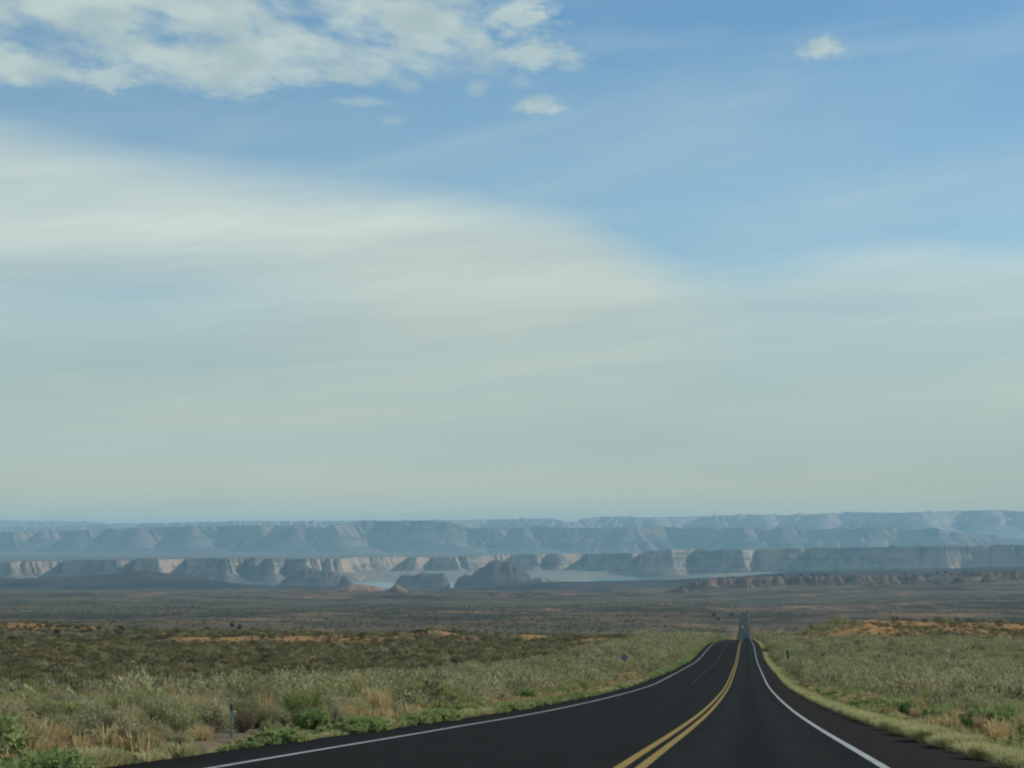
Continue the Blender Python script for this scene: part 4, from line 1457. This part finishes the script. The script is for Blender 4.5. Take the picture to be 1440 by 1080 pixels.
RK = [rock_mesh(600 + i, 1, .42, M['sand_rock']) for i in range(4)]
RKD = [rock_mesh(620 + i, 1, .5, M['red_rock']) for i in range(3)]
OUT = [(757, 861, 22, 0, 'sunlit orange rock ledge out on the plain at centre'), (690, 860, 20, 1, 'dark low rock outcrop left of the orange ledge'),
       (727, 862, 16, 1, 'dark rock lump touching the orange ledge'), (711, 872, 14, 0, 'pale tan rock beside the dark outcrops at centre'),
       (888, 874, 22, 1, 'dark craggy outcrop, left half of a pair right of centre'), (908, 873, 14, 0, 'orange sided outcrop, right half of a pair right of centre'),
       (678, 889, 24, 1, 'dark rock outcrop behind the sandy rise at centre'), (1170, 866, 10, 0, 'orange rock notch on the plain right of the road'),
       (1150, 861, 14, 1, 'dark ledge on the plain right of the road'), (930, 851, 26, 1, 'dark flat ledge in front of the red mesa'),
       (272, 854, 26, 1, 'dark ledge on the plain at left'), (625, 853, 12, 0, 'tan rock on the hazy plain at centre'), (1280, 846.5, 8, 0, 'pale boulder below the red mesa at right'),
       (560, 858, 16, 0, 'tan ledge on the plain left of centre'), (1061, 864, 8, 0, 'pale orange rock right of the road top')]
for x, y, w, kk, l in OUT:
    d = depth_for(y, x, 900, 9000)
    Xq = x_at(x, d, y)
    me = (RKD if kk else RK)[rng.integers(3)]
    o = tag(obj('rock_outcrop', me, loc=(Xq, d, float(ground_z(Xq, d)) - .05 * w * d / F_PX)), l, 'rock', 'rock outcrops on the plain')
    s = w * d / F_PX / 2.1
    o.scale = (s, s, s * .75)
    o.rotation_euler = (0, 0, rng.uniform(-.5, .5))

# ---------------------------------------------------------------- fence, signs, markers
def build_fence():
    d0 = 30.0
    ds = np.arange(90.0, 640.0, 7.5)
    f = thing('wire_fence', (float(road_x(90)) - 34, 90, float(ground_z(float(road_x(90)) - 34, 90))), 'dark wire fence with thin posts running through the brush left of the road', 'fence')
    org = f.location
    pm = None
    tops = []
    for i, d in enumerate(ds):
        X = float(road_x(d)) - 34
        z = float(ground_z(X, d))
        big = (i % 4 == 0)
        if pm is None or True:
            key = 'wood' if big else 'tee'
            if key not in PM:
                mb = MB()
                if big:
                    mb.cyl((0, 0, -.3), (0, 0, 1.6), .055, .05, 8)
                else:
                    mb.box((0, 0, .62), (.05, .012, 1.9))
                    mb.box((0, .02, .62), (.012, .04, 1.9))
                ob = mb.build('post', M['post'], f)
                PM[key] = ob.data
            else:
                ob = obj('post', PM[key], f)
        ob.location = Vector((X, d, z)) - org
        ob.rotation_euler = (rng.uniform(-.03, .03), rng.uniform(-.04, .04), 0)
        tops.append((X, d, z))
    for h in (.45, .8, 1.1, 1.32):
        V, Fc = [], []
        for j, (X, d, z) in enumerate(tops):
            c = Vector((X, d - .03, z + h)) - org
            for a in (0, 2.1, 4.2):
                V.append((c.x, c.y + .006 * math.cos(a), c.z + .006 * math.sin(a)))
            if j:
                o = 3 * j
                Fc += [(o - 3 + a, o - 3 + (a + 1) % 3, o + (a + 1) % 3, o + a) for a in range(3)]
        obj('wire', mesh('wire', V, Fc, [M['wire']]), f)


PM = {}
build_fence()

# warning sign seen from behind
d = 300.0
X = x_at(878, d, 925)
gz = float(ground_z(X, d))
zc = z_at(925, d)
t = thing('road_sign', (X, d, gz), 'diamond warning sign seen from its grey back, on a post left of the road', 'road sign', rz=R(-5))
MB().box((0, 0, (zc - gz + .35) / 2), (.07, .05, zc - gz + .55)).build('post', M['galv'], t)
q = MB()
q.box((0, 0, 0), (.76, .012, .76), .004)
pl = q.build('panel', M['galv'], t, loc=(0, .05, zc - gz))
pl.rotation_euler = (0, R(45), 0)
for dz in (-.22, .22):
    MB().cyl((0, -.04, zc - gz + dz), (0, .06, zc - gz + dz), .02).build('bolt', M['steel'], t)

# green marker on the right
d = 330.0
X = x_at(1107.5, d, 920)
gz = float(ground_z(X, d))
z0, z1 = z_at(925.5, d), z_at(914.5, d)
t = thing('mile_marker', (X, d, gz), 'narrow upright green marker panel on a post right of the road', 'road marker', rz=R(-5))
MB().box((0, .03, (z1 - gz) / 2 - .1), (.05, .04, z1 - gz + .1)).build('post', M['galv'], t)
MB().box((0, -.008, (z0 + z1) / 2 - gz), (.33, .012, z1 - z0), .004).build('panel', M['green_sign'], t)

# flexible delineator on the left verge
d = 56.0
X = x_at(325.5, d, 1005)
gz = float(ground_z(X, d))
z1 = z_at(989, d)
t = thing('delineator_post', (X, d, gz), 'slim pale marker post with dark top standing in the verge weeds left of the road', 'marker post', rz=R(-5))
h = z1 - gz
MB().box((0, 0, h / 2 - .1), (.065, .014, h + .2), .005).build('post', M['plastic'], t)
MB().box((0, -.012, h - .09), (.07, .012, .14), .003).build('reflector', M['dark_plastic'], t)


# ---------------------------------------------------------------- vehicles
def wheel(par, x, y, r, w):
    ty = MB().cyl((x - w / 2, y, r), (x + w / 2, y, r), r, seg=18).build('wheel', M['black'], par)
    MB().cyl((x - w / 2 - .012, y, r), (x + w / 2 + .012, y, r), r * .58, seg=14).build('rim', M['rim'], ty)


def box_truck(d, offx):
    X = float(road_x(d)) + offx
    g = -float(drop(d))
    slope = float(drop(d + 5) - drop(d - 5)) / 10
    t = thing('box_truck', (X, d, g), 'blue grey box truck driving away down the right lane', 'truck', rz=-math.atan(ROAD_K))
    t.rotation_euler = (-math.atan(slope), 0, -math.atan(ROAD_K))
    MB().box((0, 2.6, 2.02), (2.45, 5.4, 2.5), .06).build('cargo_box', M['truck'], t)
    MB().box((0, -.115, 1.98), (2.1, .03, 2.2), .01).build('rear_door', M['truck'], t)
    for k in range(5):
        MB().box((0, -.137, 1.15 + k * .42), (2.05, .012, .02)).build('door_rib', M['steel'], t)
    MB().prism([(5.45, .65), (7.5, .65), (7.55, 1.35), (7.0, 1.55), (6.5, 2.45), (5.45, 2.5)], 2.15, .05).build('cab', M['truck'], t)
    MB().box((0, 6.79, 1.98), (1.9, .05, .7)).build('windscreen', M['glass'], t).rotation_euler = (0, 0, 0)
    MB().box((0, 3.3, .62), (1.0, 7.2, .22)).build('chassis', M['steel'], t)
    MB().box((0, -.22, .52), (2.3, .16, .14), .02).build('bumper', M['steel'], t)
    for s in (-1, 1):
        MB().box((s * 1.0, -.16, .80), (.22, .05, .14), .01).build('tail_light', M['red_lens'], t)
        MB().box((s * .95, .72, .42), (.5, .02, .5)).build('mudflap', M['black'], t)
        wheel(t, s * .95, 1.35, .45, .46)
        wheel(t, s * .98, 6.3, .45, .28)
        MB().box((s * 1.28, 6.6, 1.75), (.12, .1, .35), .02).build('mirror', M['steel'], t)


def oncoming_car(d, offx):
    X = float(road_x(d)) + offx
    t = thing('car', (X, d, -float(drop(d))), 'tiny white car coming up the far stretch of road', 'car')
    t.rotation_euler = (0, 0, math.pi - math.atan(ROAD_K))
    MB().prism([(-2.3, .35), (2.3, .35), (2.35, .75), (1.3, .98), (.55, 1.5), (-1.3, 1.52), (-2.2, 1.0), (-2.35, .7)], 1.82, .07).build('body', M['white_paint'], t)
    MB().prism([(1.27, 1.02), (.60, 1.46), (.55, 1.46), (1.2, 1.0)], 1.5).build('windscreen', M['glass'], t)
    for s in (-1, 1):
        MB().box((s * .66, 2.33, .68), (.36, .06, .16), .02).build('headlight', M['lens'], t)
        MB().prism([(.5, 1.02), (.35, 1.42), (-1.2, 1.42), (-1.7, 1.02)], .02).build('side_window', M['glass'], t, loc=(s * .915, 0, 0))
        wheel(t, s * .82, 1.45, .33, .22)
        wheel(t, s * .82, -1.4, .33, .22)


box_truck(905.0, 1.9)
oncoming_car(2680.0, -1.9)


# ---------------------------------------------------------------- a few far-off buildings
def shed(x, y, w_px, d, label, hh=4.0):
    w = w_px * d / F_PX
    X = x_at(x, d, y)
    z = z_at(y, d) - hh * .6
    t = thing('white_building', (X, d, z), label, 'building', 'far off white buildings')
    MB().box((0, 0, hh / 2 - 3), (w, w * .7, hh + 6)).build('wall', M['wall'], t)
    MB().prism([(-w * .38, hh), (w * .38, hh), (0, hh + w * .16)], w * 1.04).build('roof', M['roof'], t)
    for s in (-.28, .28):
        MB().box((s * w, -w * .35 - .02, hh * .55), (w * .16, .06, hh * .35)).build('window', M['glass'], t)
    MB().box((0, -w * .35 - .02, hh * .32), (w * .12, .06, hh * .62)).build('door', M['steel'], t)


shed(757, 838, 5, 7350, 'white building at the right end of the thin pond', 6)
shed(804, 838, 6, 7400, 'low pale building right of the thin pond', 3.5)
shed(797, 838, 3, 7500, 'smallest pale hut among the far buildings', 3)
shed(901, 836, 6, 7700, 'white building nearest to the red mesa', 5)

# ---------------------------------------------------------------- haze
def build_haze():
    m, n, out = material('haze_air')
    pv = n.new('ShaderNodeVolumePrincipled')
    pv.inputs['Color'].default_value = HAZE_COLOR
    pv.inputs['Density'].default_value = HAZE_DENSITY
    pv.inputs['Anisotropy'].default_value = 0.0
    n.nt.links.new(pv.outputs[0], out.inputs['Volume'])
    x, y0, y1, z0, z1 = 99000, -99000, 99000, -425.0, 585.0
    V = [(a, b, c) for c in (z0, z1) for b in (y0, y1) for a in (-x, x)]
    Fc = [(0, 2, 3, 1), (4, 5, 7, 6), (0, 1, 5, 4), (2, 6, 7, 3), (0, 4, 6, 2), (1, 3, 7, 5)]
    return tag(obj('haze', mesh('haze', V, Fc, [m])), 'thin blue haze lying over the whole valley', kind='stuff')


build_haze()
